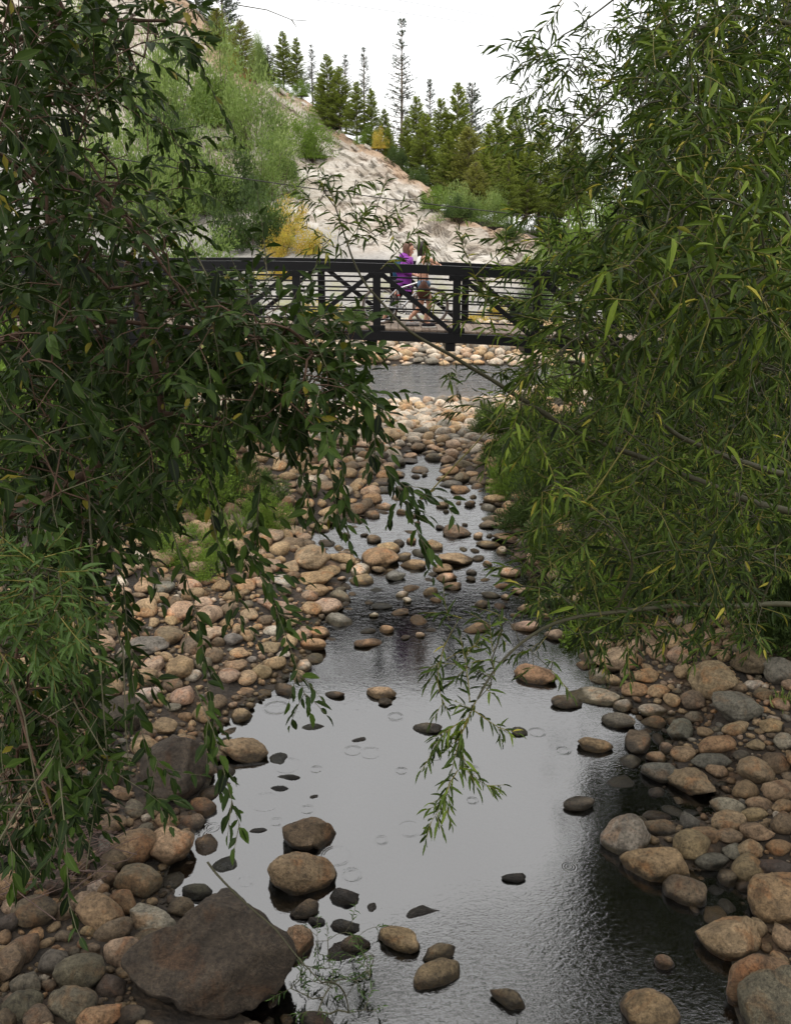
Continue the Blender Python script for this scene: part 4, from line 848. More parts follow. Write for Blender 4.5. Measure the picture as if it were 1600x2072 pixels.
def person(base, hd, nk, ch, hp, legs, arms, Y, mats):
    """joints given as photo pixels at depth Y; legs/arms: (dy, [joints])"""
    J = []; E = []; Rr = []
    def j(px, py, dy, r): J.append(AY(px, py, Y + dy)); Rr.append(r); return len(J) - 1
    h_ = j(hp[0], hp[1], 0, (.15, .105)); w_ = j((hp[0] * .55 + ch[0] * .45), (hp[1] * .55 + ch[1] * .45), 0, (.125, .09)); c_ = j(ch[0], ch[1], 0, (.15, .10))
    n_ = j(nk[0], nk[1], 0, .05); h1 = j(hd[0] - 1, hd[1] + 5, 0, .07); h2 = j(hd[0], hd[1] - 2, 0, (.08, .092)); h3 = j(hd[0], hd[1] - 9, 0, .055)
    E += [(h_, w_), (w_, c_), (c_, n_), (n_, h1), (h1, h2), (h2, h3)]
    for dy, q in legs:
        a = j(hp[0] + (q[0][0] - hp[0]) * .3, hp[1] + 6, dy * 1.0, .082); k = j(*q[0], dy, .055); an = j(*q[1], dy, .035); fo = j(*q[2], dy, .034); to = j(q[2][0] + 7, q[2][1] + 1, dy, .026)
        E += [(h_, a), (a, k), (k, an), (an, fo), (fo, to)]
    hands = []
    for dy, q in arms:
        s = j(*q[0], dy, .052); e = j(*q[1], dy * 1.1, .038); hn = j(*q[2], dy, .026)
        E += [(c_, s), (s, e), (e, hn)]
        d_ = J[hn] - J[e]; d_ = d_ / np.linalg.norm(d_); sd = np.array((0, 1.0, 0)); up = np.cross(d_, sd)
        pl = J[hn] + d_ * .055; J.append(pl); Rr.append((.030, .018)); pi = len(J) - 1; E.append((hn, pi))
        for f in range(5):
            o_ = (f - 1.5) * .017 if f < 4 else -.04
            ln = (.055, .065, .06, .045, .035)[f]
            a1 = pl + sd * o_ + d_ * (.03 if f < 4 else 0); a2 = a1 + d_ * ln * .5 - up * .012; a3 = a2 + d_ * ln * .25 - up * .03
            i0 = len(J); J.extend([a1, a2, a3]); Rr.extend([.0085, .008, .0065]); E += [(pi, i0), (i0, i0 + 1), (i0 + 1, i0 + 2)]
    J = [p_ - np.array(base) for p_ in J]
    return J, E, Rr
def lump(name, c, h, mat, parent, n=3, pw=1.0, rot=None):
    V, F = ICO[n]; V = np.sign(V) * np.abs(V) ** pw * np.array(h)
    if rot is not None: V = V @ np.array(rot).T
    return mobj(name, npmesh(name, V + np.array(c), F, True, mat=mat), None, parent)
def local(px, py, Y, base): return AY(px, py, Y) - np.array(base)
def face(root, hd, Y, base, hair, long_):
    L_ = lambda a, b_, dy=0: local(a, b_, Y + dy, base)
    nose = MB(); V, F = ICO[2]; nose.add(V * (.020, .011, .015) + L_(hd[0] + 9.2, hd[1] + 2), F); nose.build('nose', M_SKIN, root, smooth=True)
    for s_ in (-1, 1):
        lump('eye', L_(hd[0] + 7.4, hd[1] - .5, s_ * .035), (.009, .012, .007), M_EYE, root, 2)
        lump('ear', L_(hd[0] - 1, hd[1] + 1, s_ * .082), (.02, .010, .03), M_SKIN, root, 2)
    lump('mouth', L_(hd[0] + 7.6, hd[1] + 5.6), (.008, .022, .006), M_LIP, root, 2)
    lump('chin', L_(hd[0] + 5.4, hd[1] + 8.0), (.026, .03, .022), M_SKIN, root, 2)
    V, F = ICO[4]; V = V.copy()
    # hair: a cap that leaves the face free and falls behind the ears
    drop = sstep(.1, -1, V[:, 2]) * (V[:, 0] < .25)
    Q = V * (.108, .102, .108); Q[:, 2] -= drop * long_; Q[:, 0] = np.where(V[:, 0] > .2, np.where(V[:, 2] < .45, Q[:, 0] * .35, Q[:, 0]), Q[:, 0])
    Q[:, 1] *= 1 + .1 * drop
    Q += .006 * fbm(Q * 40, 2, 3)[:, None]
    mobj('hair', npmesh('hair', Q + L_(hd[0] - 3.0, hd[1] - 2), F, True, mat=hair), None, root)
def shoe(root, p, mat, L_=.13, name='shoe'):
    p = np.array(p, float); p[2] = ZD + camber(root.location.x + p[0]) + .047 - root.location.z
    sh = lump(name, p, (L_, .045, .042), mat, root, 3, .8)
    lump('sole', p + np.array((0.01, 0, -.035)), (L_ * 1.05, .048, .014), M_SOLE if mat is M_BLACKC else M_RUB, sh, 2, .6)
def sub(idx_pts, edges, rad, name, mat, root): return skin_mesh(name, idx_pts, edges, rad, mat, root)
# the walker in purple, beyond the bicycle
Y1 = 17.55; b1 = tuple(AY(822, 657, Y1)); p1 = empty('person', b1); tag(p1, 'walker in purple jacket with blue backpack pushing the bicycle over the footbridge', 'person', 'people on the footbridge')
hd = (829, 503)
legs1 = [(-.08, [(797, 613), (776, 644), (780, 651)]), (.08, [(840, 612), (866, 642), (871, 651)])]
arms1 = [(-.19, [(824, 526), (821, 550), (838, 556)]), (.19, [(828, 526), (830, 551), (845, 557)])]
J, E, Q = person(b1, hd, (827, 518), (822, 528), (817, 573), legs1, arms1, Y1, None)
skin_mesh('body', J, E, Q, M_SKIN, p1)
L1 = lambda a, b_, dy=0: local(a, b_, Y1 + dy, b1)
pts = [L1(817, 568), L1(818, 550), L1(822, 530), L1(826, 520), L1(824, 526, -.19), L1(821, 550, -.21), L1(834, 555, -.19), L1(828, 526, .19), L1(830, 551, .21), L1(842, 556, .19), L1(816, 577)]
sub(pts, [(0, 1), (1, 2), (2, 3), (2, 4), (4, 5), (5, 6), (2, 7), (7, 8), (8, 9), (0, 10)], [(.19, .16), (.19, .16), (.21, .18), .095, .085, .06, .045, .085, .06, .045, (.19, .16)], 'jacket', M_PURPLE, p1)
pts = [L1(817, 574), L1(813, 582, -.08), L1(798, 612, -.08), L1(780, 638, -.08), L1(820, 582, .08), L1(840, 611, .08), L1(862, 637, .08)]
sub(pts, [(0, 1), (1, 2), (2, 3), (0, 4), (4, 5), (5, 6)], [(.16, .12), .095, .068, .048, .095, .068, .048], 'leggings', M_BLACKC, p1)
lump('hood', L1(818, 518), (.10, .15, .065), M_PURPLE, p1, 3)
face(p1, hd, Y1, b1, M_HAIR, .2)
shoe(p1, L1(782, 652.5, -.08), M_SHOE); shoe(p1, L1(874, 652.5, .08), M_SHOE)
bp = empty('backpack', tuple(AY(808, 545, Y1))); tag(bp, 'dark blue backpack worn by the walker in the purple jacket', 'backpack')
lump('bag', (0, 0, 0), (.105, .15, .22), M_NAVY, bp, 4, .75); lump('pocket', (-.07, 0, -.07), (.06, .12, .11), M_NAVY, bp, 3, .7)
for s_ in (-1, 1):
    mb = MB(); mb.tube([(.06, s_ * .1, .16), (.13, s_ * .12, .22), (.22, s_ * .13, .17), (.24, s_ * .14, .02), (.08, s_ * .12, -.14)], .014, 6); mb.build('strap', M_BLACKC, bp, smooth=True)
# the walker in the white top, on the near side
Y2 = 16.95; b2 = tuple(AY(858, 658, Y2)); p2 = empty('person', b2); tag(p2, 'dark-haired walker in white crop top and denim shorts beside the bicycle', 'person', 'people on the footbridge')
hd = (858, 502)
legs2 = [(-.07, [(869, 617), (860, 646), (864, 654)]), (.08, [(851, 620), (829, 643), (832, 651)])]
arms2 = [(-.17, [(858, 523), (873, 527), (888, 536)]), (.17, [(860, 523), (872, 533), (886, 541)])]
J, E, Q = person(b2, hd, (857, 516), (855, 526), (857, 572), legs2, arms2, Y2, None)
skin_mesh('body', J, E, Q, M_SKIN, p2)
L2 = lambda a, b_, dy=0: local(a, b_, Y2 + dy, b2)
sub([L2(856, 547), L2(856, 536), L2(856, 527), L2(857, 520, -.1), L2(857, 520, .1)], [(0, 1), (1, 2), (2, 3), (2, 4)], [(.185, .15), (.185, .155), (.18, .15), .085, .085], 'crop_top', M_WHITEC, p2)
sub([L2(857, 562), L2(857, 573), L2(860, 588, -.08), L2(855, 588, .08)], [(0, 1), (1, 2), (1, 3)], [(.175, .14), (.19, .15), .12, .12], 'shorts', M_DENIM, p2)
face(p2, hd, Y2, b2, M_HAIRD, .14)
shoe(p2, L2(867, 654.5, -.07), M_BLACKC); shoe(p2, L2(834, 652, .08), M_SHOE)
bg = empty('drawstring_bag', tuple(AY(857, 588, Y2 - .2))); tag(bg, 'brown drawstring bag hanging at the hip of the walker in the white top', 'bag')
V, F = ICO[3]; Q = V * (.12, .06, .17); Q[:, 0] *= 1 - .45 * sstep(-.2, 1, V[:, 2]); Q = np.sign(Q) * np.abs(Q) ** .97
mobj('pouch', npmesh('pouch', Q, F, True, mat=M_BAG), None, bg)
for s_ in (-1, 1):
    mb = MB(); mb.tube([(s_ * .05, .0, .13), (s_ * .06, .02, .35), (s_ * .05, .05, .56), (0, .16, .68)], .009, 5); mb.build('strap', M_BAG, bg, smooth=True)
# bicycle
YB = 17.25; base = AY(820, 654, YB); cz_ = AY(820, 617.5, YB)[2] - base[2]; base = base + np.array((0, 0, 0)); DZ_ = ZD + camber(base[0]) + .350 - (base[2] + cz_); bk_ = empty('bicycle', tuple(base + np.array((0, 0, DZ_)))); tag(bk_, 'silver mountain bicycle being pushed across the footbridge', 'bicycle')
Lb = lambda a, b_, dy=0: AY(a, b_, YB + dy) - base
rw_, fw_ = Lb(769, 617), Lb(871, 618)
for c_ in (rw_, fw_):
    wh = bpy.data.objects.new('wheel', None); COL.objects.link(wh); wh.parent = bk_; wh.location = c_
    an = np.arange(36) * 2 * np.pi / 36; ring = np.stack([np.cos(an), an * 0, np.sin(an)], 1)
    mb = MB(); mb.tube(ring * .325, .024, 8, True); mb.build('tyre', M_TYRE, wh, smooth=True)
    mb = MB(); mb.tube(ring * .296, .011, 6, True); mb.build('rim', M_ALU, wh, smooth=True)
    for k in range(14):
        a = k * 2 * np.pi / 14; mb = MB(); mb.tube([(0, .02 * (-1) ** k, 0), (.295 * math.cos(a), 0, .295 * math.sin(a))], .0022, 4); mb.build('spoke', M_ALU, wh)
    mb = MB(); mb.tube([(0, -.045, 0), (0, .045, 0)], .022, 10); mb.build('hub', M_ALU, wh, smooth=True)
bb, st_, ht, hb = Lb(812, 623), Lb(803, 583), Lb(846, 570), Lb(850, 580)
def tb(name, pts, r, mat=M_ALU): mb = MB(); mb.tube(pts, r, 8); return mb.build(name, mat, bk_, smooth=True)
tb('top_tube', [st_ + (0.01, 0, 0), ht], .018); tb('down_tube', [bb, hb], .024); tb('seat_tube', [bb, st_], .017); tb('head_tube', [ht, hb], .024)
for s_ in (-1, 1):
    dy = np.array((0, s_ * .055, 0))
    tb('chain_stay', [bb + dy * .5, rw_ + dy], .010); tb('seat_stay', [st_ + dy * .3, rw_ + dy], .009)
    tb('fork_leg', [hb + dy * .8, (hb + fw_) / 2 + dy + (0.02, 0, 0), fw_ + dy], .016, M_BLACKC)
tb('seat_post', [st_, Lb(801, 571)], .013, M_BLACKC)
V, F = ICO[3]; Q = V * (.13, .07, .03); Q[:, 1] *= 1 - .65 * sstep(-.3, 1, V[:, 0])
mobj('saddle', npmesh('saddle', Q + Lb(802, 568), F, True, mat=M_BLACKC), None, bk_)
tb('stem', [ht, Lb(846, 561), Lb(850, 559)], .016, M_BLACKC)
tb('handlebar', [Lb(846, 559, -.32), Lb(850, 559, -.12), Lb(850, 559, .12), Lb(846, 559, .32)], .012, M_BLACKC)
for s_ in (-1, 1):
    tb('grip', [Lb(846, 559, s_ * .33), Lb(846.6, 559, s_ * .21)], .018, M_RUB)
    tb('crank', [bb + (0, s_ * .07, 0), bb + (s_ * .12, s_ * .08, -s_ * .11)], .01, M_ALU)
    mb = MB(); mb.box(bb + np.array((s_ * .12, s_ * .13, -s_ * .11)), (.045, .04, .01)); mb.build('pedal', M_BLACKC, bk_)
mb = MB(); an = np.arange(20) * 2 * np.pi / 20; mb.tube(np.stack([np.cos(an) * .085, an * 0 - .05, np.sin(an) * .085], 1) + bb, .008, 5, True); mb.build('chainring', M_BLACKC, bk_)
lump('tail_light', Lb(806, 596), (.03, .02, .02), M_RED, bk_, 2)
# cables overhead
def cable(name, a, b_, sag, r, label):
    a, b_ = np.array(a), np.array(b_); s_ = np.linspace(0, 1, 60); pts = a + (b_ - a) * s_[:, None]; pts[:, 2] -= sag * 4 * s_ * (1 - s_)
    mb = MB(); mb.tube(pts, r, 5); tag(mb.build(name, M_RUB, smooth=True), label, 'cable')
a, b_ = AY(380, 297, 24), AY(1060, 394, 27); d_ = b_ - a
cable('overhead_cable', a - d_ * 1.2, b_ + d_ * 1.2, .6, .014, 'dark cable crossing low in front of the pale rock face')
for q0, q1, l_ in (((820, 5), (1300, 75), 'thin upper wire faint against the white sky'), ((930, 0), (1290, 62), 'thin lower wire faint against the white sky')):
    a, b_ = AY(*q0, 60), AY(*q1, 70); d_ = b_ - a; cable('utility_wire', a - d_ * 2, b_ + d_ * 2, .6, .012, l_)
# ------------------------------------------------------------------ foliage
def leaf_template(kind):
    """blade along +x, width along y; returns V, F, rib(0..1)"""
    if kind == 'hero': st = [0, .12, .3, .52, .75, .92, 1]
    elif kind == 'mid': st = [0, .2, .5, .8, 1]
    else: st = [0, .45, 1]
    V = []; rib = []; F = []; rows = []
    for i_, s_ in enumerate(st):
        wd = math.sin(math.pi * s_ ** .78) ** .85 if 0 < s_ < 1 else 0
        z = -.16 * s_ * s_
        if wd == 0: rows.append([len(V)]); V.append((s_, 0, z)); rib.append(1)
        else:
            rows.append([len(V), len(V) + 1, len(V) + 2])
            V += [(s_, -.5 * wd, z + .10 * wd), (s_, 0, z), (s_, .5 * wd, z + .10 * wd)]; rib += [0, 1, 0]
    for a, b_ in zip(rows[:-1], rows[1:]):
        if len(a) == 1: F += [(a[0], b_[0], b_[1]), (a[0], b_[1], b_[2])]
        elif len(b_) == 1: F += [(a[0], b_[0], a[1]), (a[1], b_[0], a[2])]
        else: F += [(a[0], b_[0], b_[1]), (a[0], b_[1], a[1]), (a[1], b_[1], b_[2]), (a[1], b_[2], a[2])]
    return np.array(V, float), np.array(F), np.array(rib, float)
LT = {k: leaf_template(k) for k in ('hero', 'mid', 'low')}
LT['flat'] = (np.array([(0, 0, 0), (.45, -.5, -.03), (.45, .5, -.03), (1, 0, -.14)], float), np.array([(0, 1, 2), (2, 1, 3)]), np.array([1., 0, 0, 1.]))
def unit(v): return v / np.maximum(np.linalg.norm(v, axis=-1, keepdims=True), 1e-9)
def frames(D, U):
    D = unit(D); S_ = unit(np.cross(U, D)); N_2 = np.cross(D, S_); return np.stack([D, S_, N_2], -1)
def leaves_mesh(name, pos, D, U, L, Wd, kind, mat, tint):
    V, F, rib = LT[kind]; n = len(pos)
    M = frames(D, U)
    loc = V[None] * np.stack([L, Wd, L], -1)[:, None, :]
    W_2 = np.einsum('nij,nkj->nki', M, loc) + pos[:, None, :]
    FF = (F[None] + (np.arange(n) * len(V))[:, None, None]).reshape(-1, 3)
    return npmesh(name, W_2.reshape(-1, 3), FF, True, {'tint': np.repeat(tint, len(V)), 'rib': np.tile(rib, n)}, mat)
HERO_MESH = {}
def hero_mesh(mat, ratio):
    k = (mat.name, ratio)
    if k not in HERO_MESH:
        V, F, rib = LT['hero']; HERO_MESH[k] = []
        for j in range(6):
            Q = V * (1, ratio, 1); s_ = Q[:, 0]
            Q[:, 1] += [0, .06, -.06, .1, -.1, .03][j] * np.sin(s_ * math.pi) * .6; Q[:, 2] -= [0, .12, .05, .2, .02, .3][j] * s_ * s_
            HERO_MESH[k].append(npmesh('leaf', Q, F, True, {'tint': np.full(len(V), j * .16), 'rib': rib}, mat))
    return HERO_MESH[k]
class Willow:
    def __init__(s, seed): s.r = np.random.default_rng(seed); s.pos = []; s.par = []; s.big = []; s.tw = []; s.lf = []
    def limb(s, pts, r0, r1, join=None):
        """main limb as a polyline of world points"""
        pts = np.array(pts); seg = np.linalg.norm(np.diff(pts, axis=0), axis=1); cum = np.concatenate([[0], np.cumsum(seg)])
        n = max(int(cum[-1] / .07), 3); u = np.linspace(0, cum[-1], n); Q = np.stack([np.interp(u, cum, pts[:, k]) for k in range(3)], 1)
        for _ in range(3): Q[1:-1] = (Q[:-2] + Q[1:-1] * 2 + Q[2:]) / 4
        Q += .012 * fbm(Q * 3.0, 2, 5)[:, None] * np.array((1, 1, 1))
        i0 = len(s.pos)
        for k in range(n): s.pos.append(Q[k]); s.par.append(i0 + k - 1 if k else -1)
        s.big.append((Q, np.linspace(r0, r1, n)))
    def twig(s, p, d, L, droop, leafL, ratio, spacing=.028, r=.0022, jit=.3, side=0, ends=1.0):
        """a leafy twig starting at p along d, drooping; records leaves"""
        n = max(int(L / .03), 4); pts = [np.array(p)]; d = d / np.linalg.norm(d)
        for k in range(n):
            d = d + np.array((0, 0, -droop)) * .03 / .25 + s.r.normal(size=3) * .05; d /= np.linalg.norm(d); pts.append(pts[-1] + d * L / n)
        pts = np.array(pts); s.tw.append((pts, np.linspace(r, r * .4, len(pts))))
        s.leafline(pts, leafL, ratio, spacing, jit); return pts
    def leafline(s, pts, leafL, ratio, spacing=.028, jit=.3, start=.12):
        seg = np.linalg.norm(np.diff(pts, axis=0), axis=1); cum = np.concatenate([[0], np.cumsum(seg)]); T = cum[-1]
        u = np.arange(T * start, T, spacing); 
        if len(u) == 0: return
        Q = np.stack([np.interp(u, cum, pts[:, k]) for k in range(3)], 1); tg = unit(np.stack([np.interp(u + .01, cum, pts[:, k]) - np.interp(u - .01, cum, pts[:, k]) for k in range(3)], 1))
        k = np.arange(len(u)); ph = s.r.uniform(0, 6.28) + k * 2.4
        up = np.array((0.1, -.3, 1.0)); A = unit(np.cross(tg, np.tile(up, (len(u), 1)) + 1e-3)); B = np.cross(A, tg)
        sd = A * np.cos(ph)[:, None] + B * np.sin(ph)[:, None] * .6
        D = unit(tg * .75 + sd * .75 + np.array((0, 0, -.35)) + s.r.normal(size=(len(u), 3)) * jit)
        D[-1] = unit(tg[-1])
        L = leafL * s.r.uniform(.6, 1.15, len(u)) * (1 - .35 * (u / T) ** 3)
        U = unit(np.array((0, -.25, 1.0)) + s.r.normal(size=(len(u), 3)) * .55)
        for q in range(len(u)): s.lf.append((Q[q], D[q], U[q], L[q], L[q] * ratio * s.r.uniform(.85, 1.2)))
    def strand(s, pts, leafL, ratio, spacing=.03, r=.003, sub=0, subL=.15, droop=.5):
        pts = np.array(pts); seg = np.linalg.norm(np.diff(pts, axis=0), axis=1); cum = np.concatenate([[0], np.cumsum(seg)])
        u = np.linspace(0, cum[-1], max(int(cum[-1] / .04), 4)); Q = np.stack([np.interp(u, cum, pts[:, k]) for k in range(3)], 1)
        for _ in range(2): Q[1:-1] = (Q[:-2] + Q[1:-1] * 2 + Q[2:]) / 4
        s.tw.append((Q, np.linspace(r, r * .35, len(Q)))); s.leafline(Q, leafL, ratio, spacing, start=.05)
        for k in range(sub):
            i_ = s.r.integers(len(Q) // 5, len(Q) - 1); tg = Q[min(i_ + 1, len(Q) - 1)] - Q[i_ - 1]; sd = s.r.normal(size=3)
            s.twig(Q[i_], unit(tg) + .8 * unit(sd), subL * s.r.uniform(.6, 1.2), droop, leafL * .9, ratio, spacing, r * .6)
    def fill(s, T, L, droop, leafL, ratio, spacing=.028, away=None, r=.0022):
        """connects each target to the nearest wood and lets a leafy twig grow there"""
        root = np.array(s.pos); d0 = np.array([np.min(((root - q) ** 2).sum(1)) for q in T]); T = np.array(T)[np.argsort(d0)]
        cap = len(s.pos) + len(T) * 40; PP = np.zeros((cap, 3)); n = len(s.pos); PP[:n] = np.array(s.pos)
        for q in T:
            dv = PP[:n] - q; dist = (dv ** 2).sum(1) + .25 * np.maximum(-dv[:, 2], 0) ** 2 * 0; i_ = int(np.argmin(dist)); a = PP[i_]; dl = math.sqrt(dist[i_])
            k = max(int(dl / .06), 1)
            mid = a * .45 + q * .55 + s.r.normal(size=3) * dl * .07 + np.array((0, 0, dl * .14))
            u = np.linspace(0, 1, k + 1)[1:, None]; path = a * (1 - u) ** 2 + 2 * mid * u * (1 - u) + q * u * u
            pr = i_
            for p_ in path:
                if n >= cap: break
                PP[n] = p_; s.pos.append(p_); s.par.append(pr); pr = n; n += 1
            d = (q - a) / max(dl, 1e-6) if dl > .03 else s.r.normal(size=3)
            d = unit(d * .8 + s.r.normal(size=3) * .45 + (away if away is not None else 0))
            s.twig(q, d, L * s.r.uniform(.6, 1.25), droop * s.r.uniform(.5, 1.4), leafL * s.r.uniform(.8, 1.15), ratio, spacing, r)
    def build(s, name, base, label, leafmat, twigmat, barkmat, ratio, nhero=300, kind='mid', cat='tree', hero_boost=None, unit_cat=None):
        root = empty(name, tuple(base)); tag(root, label, cat); inv = Matrix.Translation(-Vector(base))
        def put(o): o.parent = root; o.matrix_parent_inverse = inv; return o
        for Q, rad in s.big:
            mb = MB(); mb.tube(Q, rad, 9); put(mb.build('limb', barkmat, smooth=True))
        # secondary wood
        pos = np.array(s.pos); par = np.array(s.par); n = len(pos); cnt = np.zeros(n); ch = np.zeros(n, int)
        for i_ in range(n - 1, -1, -1):
            if cnt[i_] == 0: cnt[i_] = 1
            if par[i_] >= 0: cnt[par[i_]] += cnt[i_] if True else 0
        nb = sum(len(Q) for Q, _ in s.big)
        V, F, m_ = [], [], 0
        a = pos[par[nb:]]; b_ = pos[nb:]; ra = .0016 * np.minimum(cnt[nb:], 60) ** .42 + .0005; d = b_ - a; ok = np.linalg.norm(d, axis=1) > 1e-5
        if ok.any():
            a, b_, ra, d = a[ok], b_[ok], ra[ok], unit(d[ok]); A = unit(np.cross(d, np.array((.3, .2, .93)))); B = np.cross(d, A)
            an = np.arange(4) * np.pi / 2; ring = np.cos(an)[None, :, None] * A[:, None] + np.sin(an)[None, :, None] * B[:, None]
            V1 = a[:, None] + ring * ra[:, None, None]; V2 = (b_ + d * ra[:, None] * .5)[:, None] + ring * ra[:, None, None]
            VV = np.concatenate([V1, V2], 1).reshape(-1, 3); k = np.arange(len(a))[:, None, None] * 8
            f = np.array([(j, (j + 1) % 4, 4 + (j + 1) % 4, 4 + j) for j in range(4)])[None] + k
            o = put(mobj('branch', npmesh('branch', VV, f.reshape(-1, 4), True, mat=barkmat))); o['kind'] = 'stuff'
        mb = MB()
        for Q, rad in s.tw:
            k = 2 if len(Q) > 8 else 1
            if len(Q) > 8 and not (-50 < float(PX(Q[0])[0]) < 1650 and -50 < float(PX(Q[0])[1]) < 2100): k = 4
            ii = sorted(set(list(range(0, len(Q), k)) + [len(Q) - 1])); mb.tube(Q[ii], rad[ii], 3 if k > 1 else 4)
        if s.tw:
            o = put(mobj('twig', npmesh('twig', np.concatenate(mb.v), np.concatenate(mb.f), True, mat=twigmat))); o['kind'] = 'stuff'
        lp = np.array([q[0] for q in s.lf]); D = np.array([q[1] for q in s.lf]); U = np.array([q[2] for q in s.lf]); L = np.array([q[3] for q in s.lf]); W_3 = np.array([q[4] for q in s.lf])
        px, py, t_ = PX(lp); ins = (px > 10) & (px < 1590) & (py > 10) & (py < 2060) & (t_ > .5)
        face_ = np.abs((frames(D, U)[:, :, 2] * unit(lp - np.array((0, 0, CAMZ)))).sum(1))
        score = np.where(ins, L / np.maximum(t_, .5) * (.35 + face_), -1)
        order = np.argsort(-score); heroes = order[:nhero]; hm = hero_mesh(leafmat, ratio)
        M = frames(D, U); mask = np.ones(len(lp), bool)
        for i_ in heroes:
            if score[i_] <= 0: continue
            mask[i_] = False
            o = mobj('leaf', hm[s.r.integers(6) if t_[i_] > 3.72 or ratio > .3 else s.r.integers(3, 6)]); mm = Matrix(M[i_].tolist()).to_4x4() @ Matrix.Diagonal((L[i_], L[i_], L[i_], 1)); mm.translation = lp[i_]
            o.matrix_world = mm; o.parent = root; o.matrix_parent_inverse = inv
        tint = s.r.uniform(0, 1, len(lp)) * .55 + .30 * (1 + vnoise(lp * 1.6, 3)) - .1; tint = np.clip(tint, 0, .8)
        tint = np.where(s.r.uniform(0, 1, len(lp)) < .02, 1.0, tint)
        for nm, sel, kd in (('foliage', mask & (t_ < 7.5) & ins, 'mid'), ('outer_foliage', mask & ~((t_ < 7.5) & ins), 'low')):
            if sel.sum() > 3:
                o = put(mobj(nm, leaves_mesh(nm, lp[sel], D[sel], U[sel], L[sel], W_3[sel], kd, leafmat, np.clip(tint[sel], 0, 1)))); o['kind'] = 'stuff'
        print(name, 'leaves', len(lp), 'nodes', n, 'twigs', len(s.tw)); return root
def inpoly(px, py, poly):
    c = False; n = len(poly)
    for i_ in range(n):
        x1, y1 = poly[i_]; x2, y2 = poly[i_ - 1]
        if (y1 > py) != (y2 > py) and px < x1 + (py - y1) * (x2 - x1) / (y2 - y1): c = not c
    return c
def region(r, poly, n, t0, t1, lift=0.0):
    xs_ = [p[0] for p in poly]; ys_ = [p[1] for p in poly]; o = []
    while len(o) < n:
        x_, y_ = r.uniform(min(xs_), max(xs_)), r.uniform(min(ys_), max(ys_))
        if inpoly(x_, y_, poly): p_ = P(x_, y_, r.uniform(t0, t1)); p_[2] += lift; o.append(p_)
    return o
def px3(lst): return [P(*q) for q in lst]
# ---- the broad-leaved willow that hangs in from the left
WL = Willow(1)
trunkL = np.array((-3.6, 3.3, 0.5))
WL.limb([trunkL, (-3.5, 3.5, 1.5), (-3.3, 3.8, 2.6), (-3.1, 4.1, 3.9), (-2.9, 4.3, 5.4), (-2.7, 4.5, 7.0)], .12, .035)
WL.limb([(-3.35, 3.75, 2.3)] + px3([(-60,1070,4.1),(60,1020,4.1),(130,990,4.1),(200,945,4.1),(262,880,4.15),(328,838,4.2)]), .045, .020)
WL.limb(px3([(328,838,4.2),(326,790,4.2),(318,740,4.25),(300,690,4.3),(282,600,4.35),(255,500,4.4),(205,400,4.4)]), .018, .006)
WL.limb(px3([(328,838,4.2),(400,838,4.15),(470,850,4.1),(560,875,4.05),(650,900,4.0),(745,905,3.95)]), .013, .004)
WL.limb([(-3.2, 3.95, 3.2)] + px3([(-100,760,4.3),(0,690,4.3),(120,650,4.2),(230,640,4.2),(330,665,4.1),(430,665,4.0),(500,672,3.95),(570,690,3.9)]), .03, .004)
WL.limb([(-3.1, 4.1, 3.9)] + px3([(0,380,4.5),(120,330,4.4),(215,400,4.3),(280,460,4.2),(340,560,4.1),(400,640,4.0)]), .03, .005)
WL.limb([(-3.0, 4.2, 4.6)] + px3([(0,90,4.6),(150,45,4.5),(270,45,4.4),(345,40,4.4),(385,55,4.3)]), .03, .006)
WL.limb([(-3.45, 3.6, 1.9)] + px3([(-40,1230,3.6),(15,1340,3.5),(45,1450,3.4),(70,1560,3.35),(105,1660,3.3),(135,1730,3.25)]), .022, .004)
WL.limb([(-2.9, 4.3, 5.4)] + [(-1.8, 4.6, 6.8), (-.9, 5.0, 7.4)], .03, .008)
r = WL.r
BL = .091; RB = .37
L1p = [(0,0),(300,0),(330,60),(300,130),(215,200),(220,320),(300,420),(360,520),(420,600),(540,640),(700,720),(735,820),(700,880),(560,850),(450,900),(380,1000),(250,1080),(200,1200),(190,1330),(190,1560),(0,1620)]
WL.fill(region(r, L1p, 1230, 3.3, 5.3), .24, .5, BL, RB)
WL.fill(region(r, [(-150,-100),(120,-100),(140,500),(140,1040),(-150,1040)], 270, 2.7, 4.2), .26, .5, BL, RB)
WL.fill(region(r, [(-150,1040),(150,1040),(150,1500),(-150,1500)], 60, 3.7, 4.3), .26, .5, BL, RB)
WL.fill(region(r, [(420,640),(560,660),(720,720),(745,860),(600,880),(420,840)], 110, 3.6, 4.3), .22, .45, BL, RB)
WL.fill(region(r, [(330,520),(460,560),(600,600),(720,660),(740,760),(420,740),(340,700)], 95, 3.7, 4.3), .2, .45, BL, RB)
WL.fill(region(r, [(300,30),(400,10),(415,70),(340,110)], 14, 4.0, 4.6), .16, .7, BL * .9, RB)
WL.fill(region(r, [(250,170),(380,250),(420,440),(350,500),(250,330)], 22, 4.0, 4.8), .2, .5, BL * .9, RB)
WL.fill(region(r, [(0,1550),(180,1560),(200,1660),(0,1720)], 20, 3.2, 3.8), .2, .6, BL, RB)
WL.fill(region(r, [(-20,1370),(190,1380),(225,1560),(200,1650),(0,1730)], 75, 3.3, 4.0), .22, .55, BL * .9, RB)
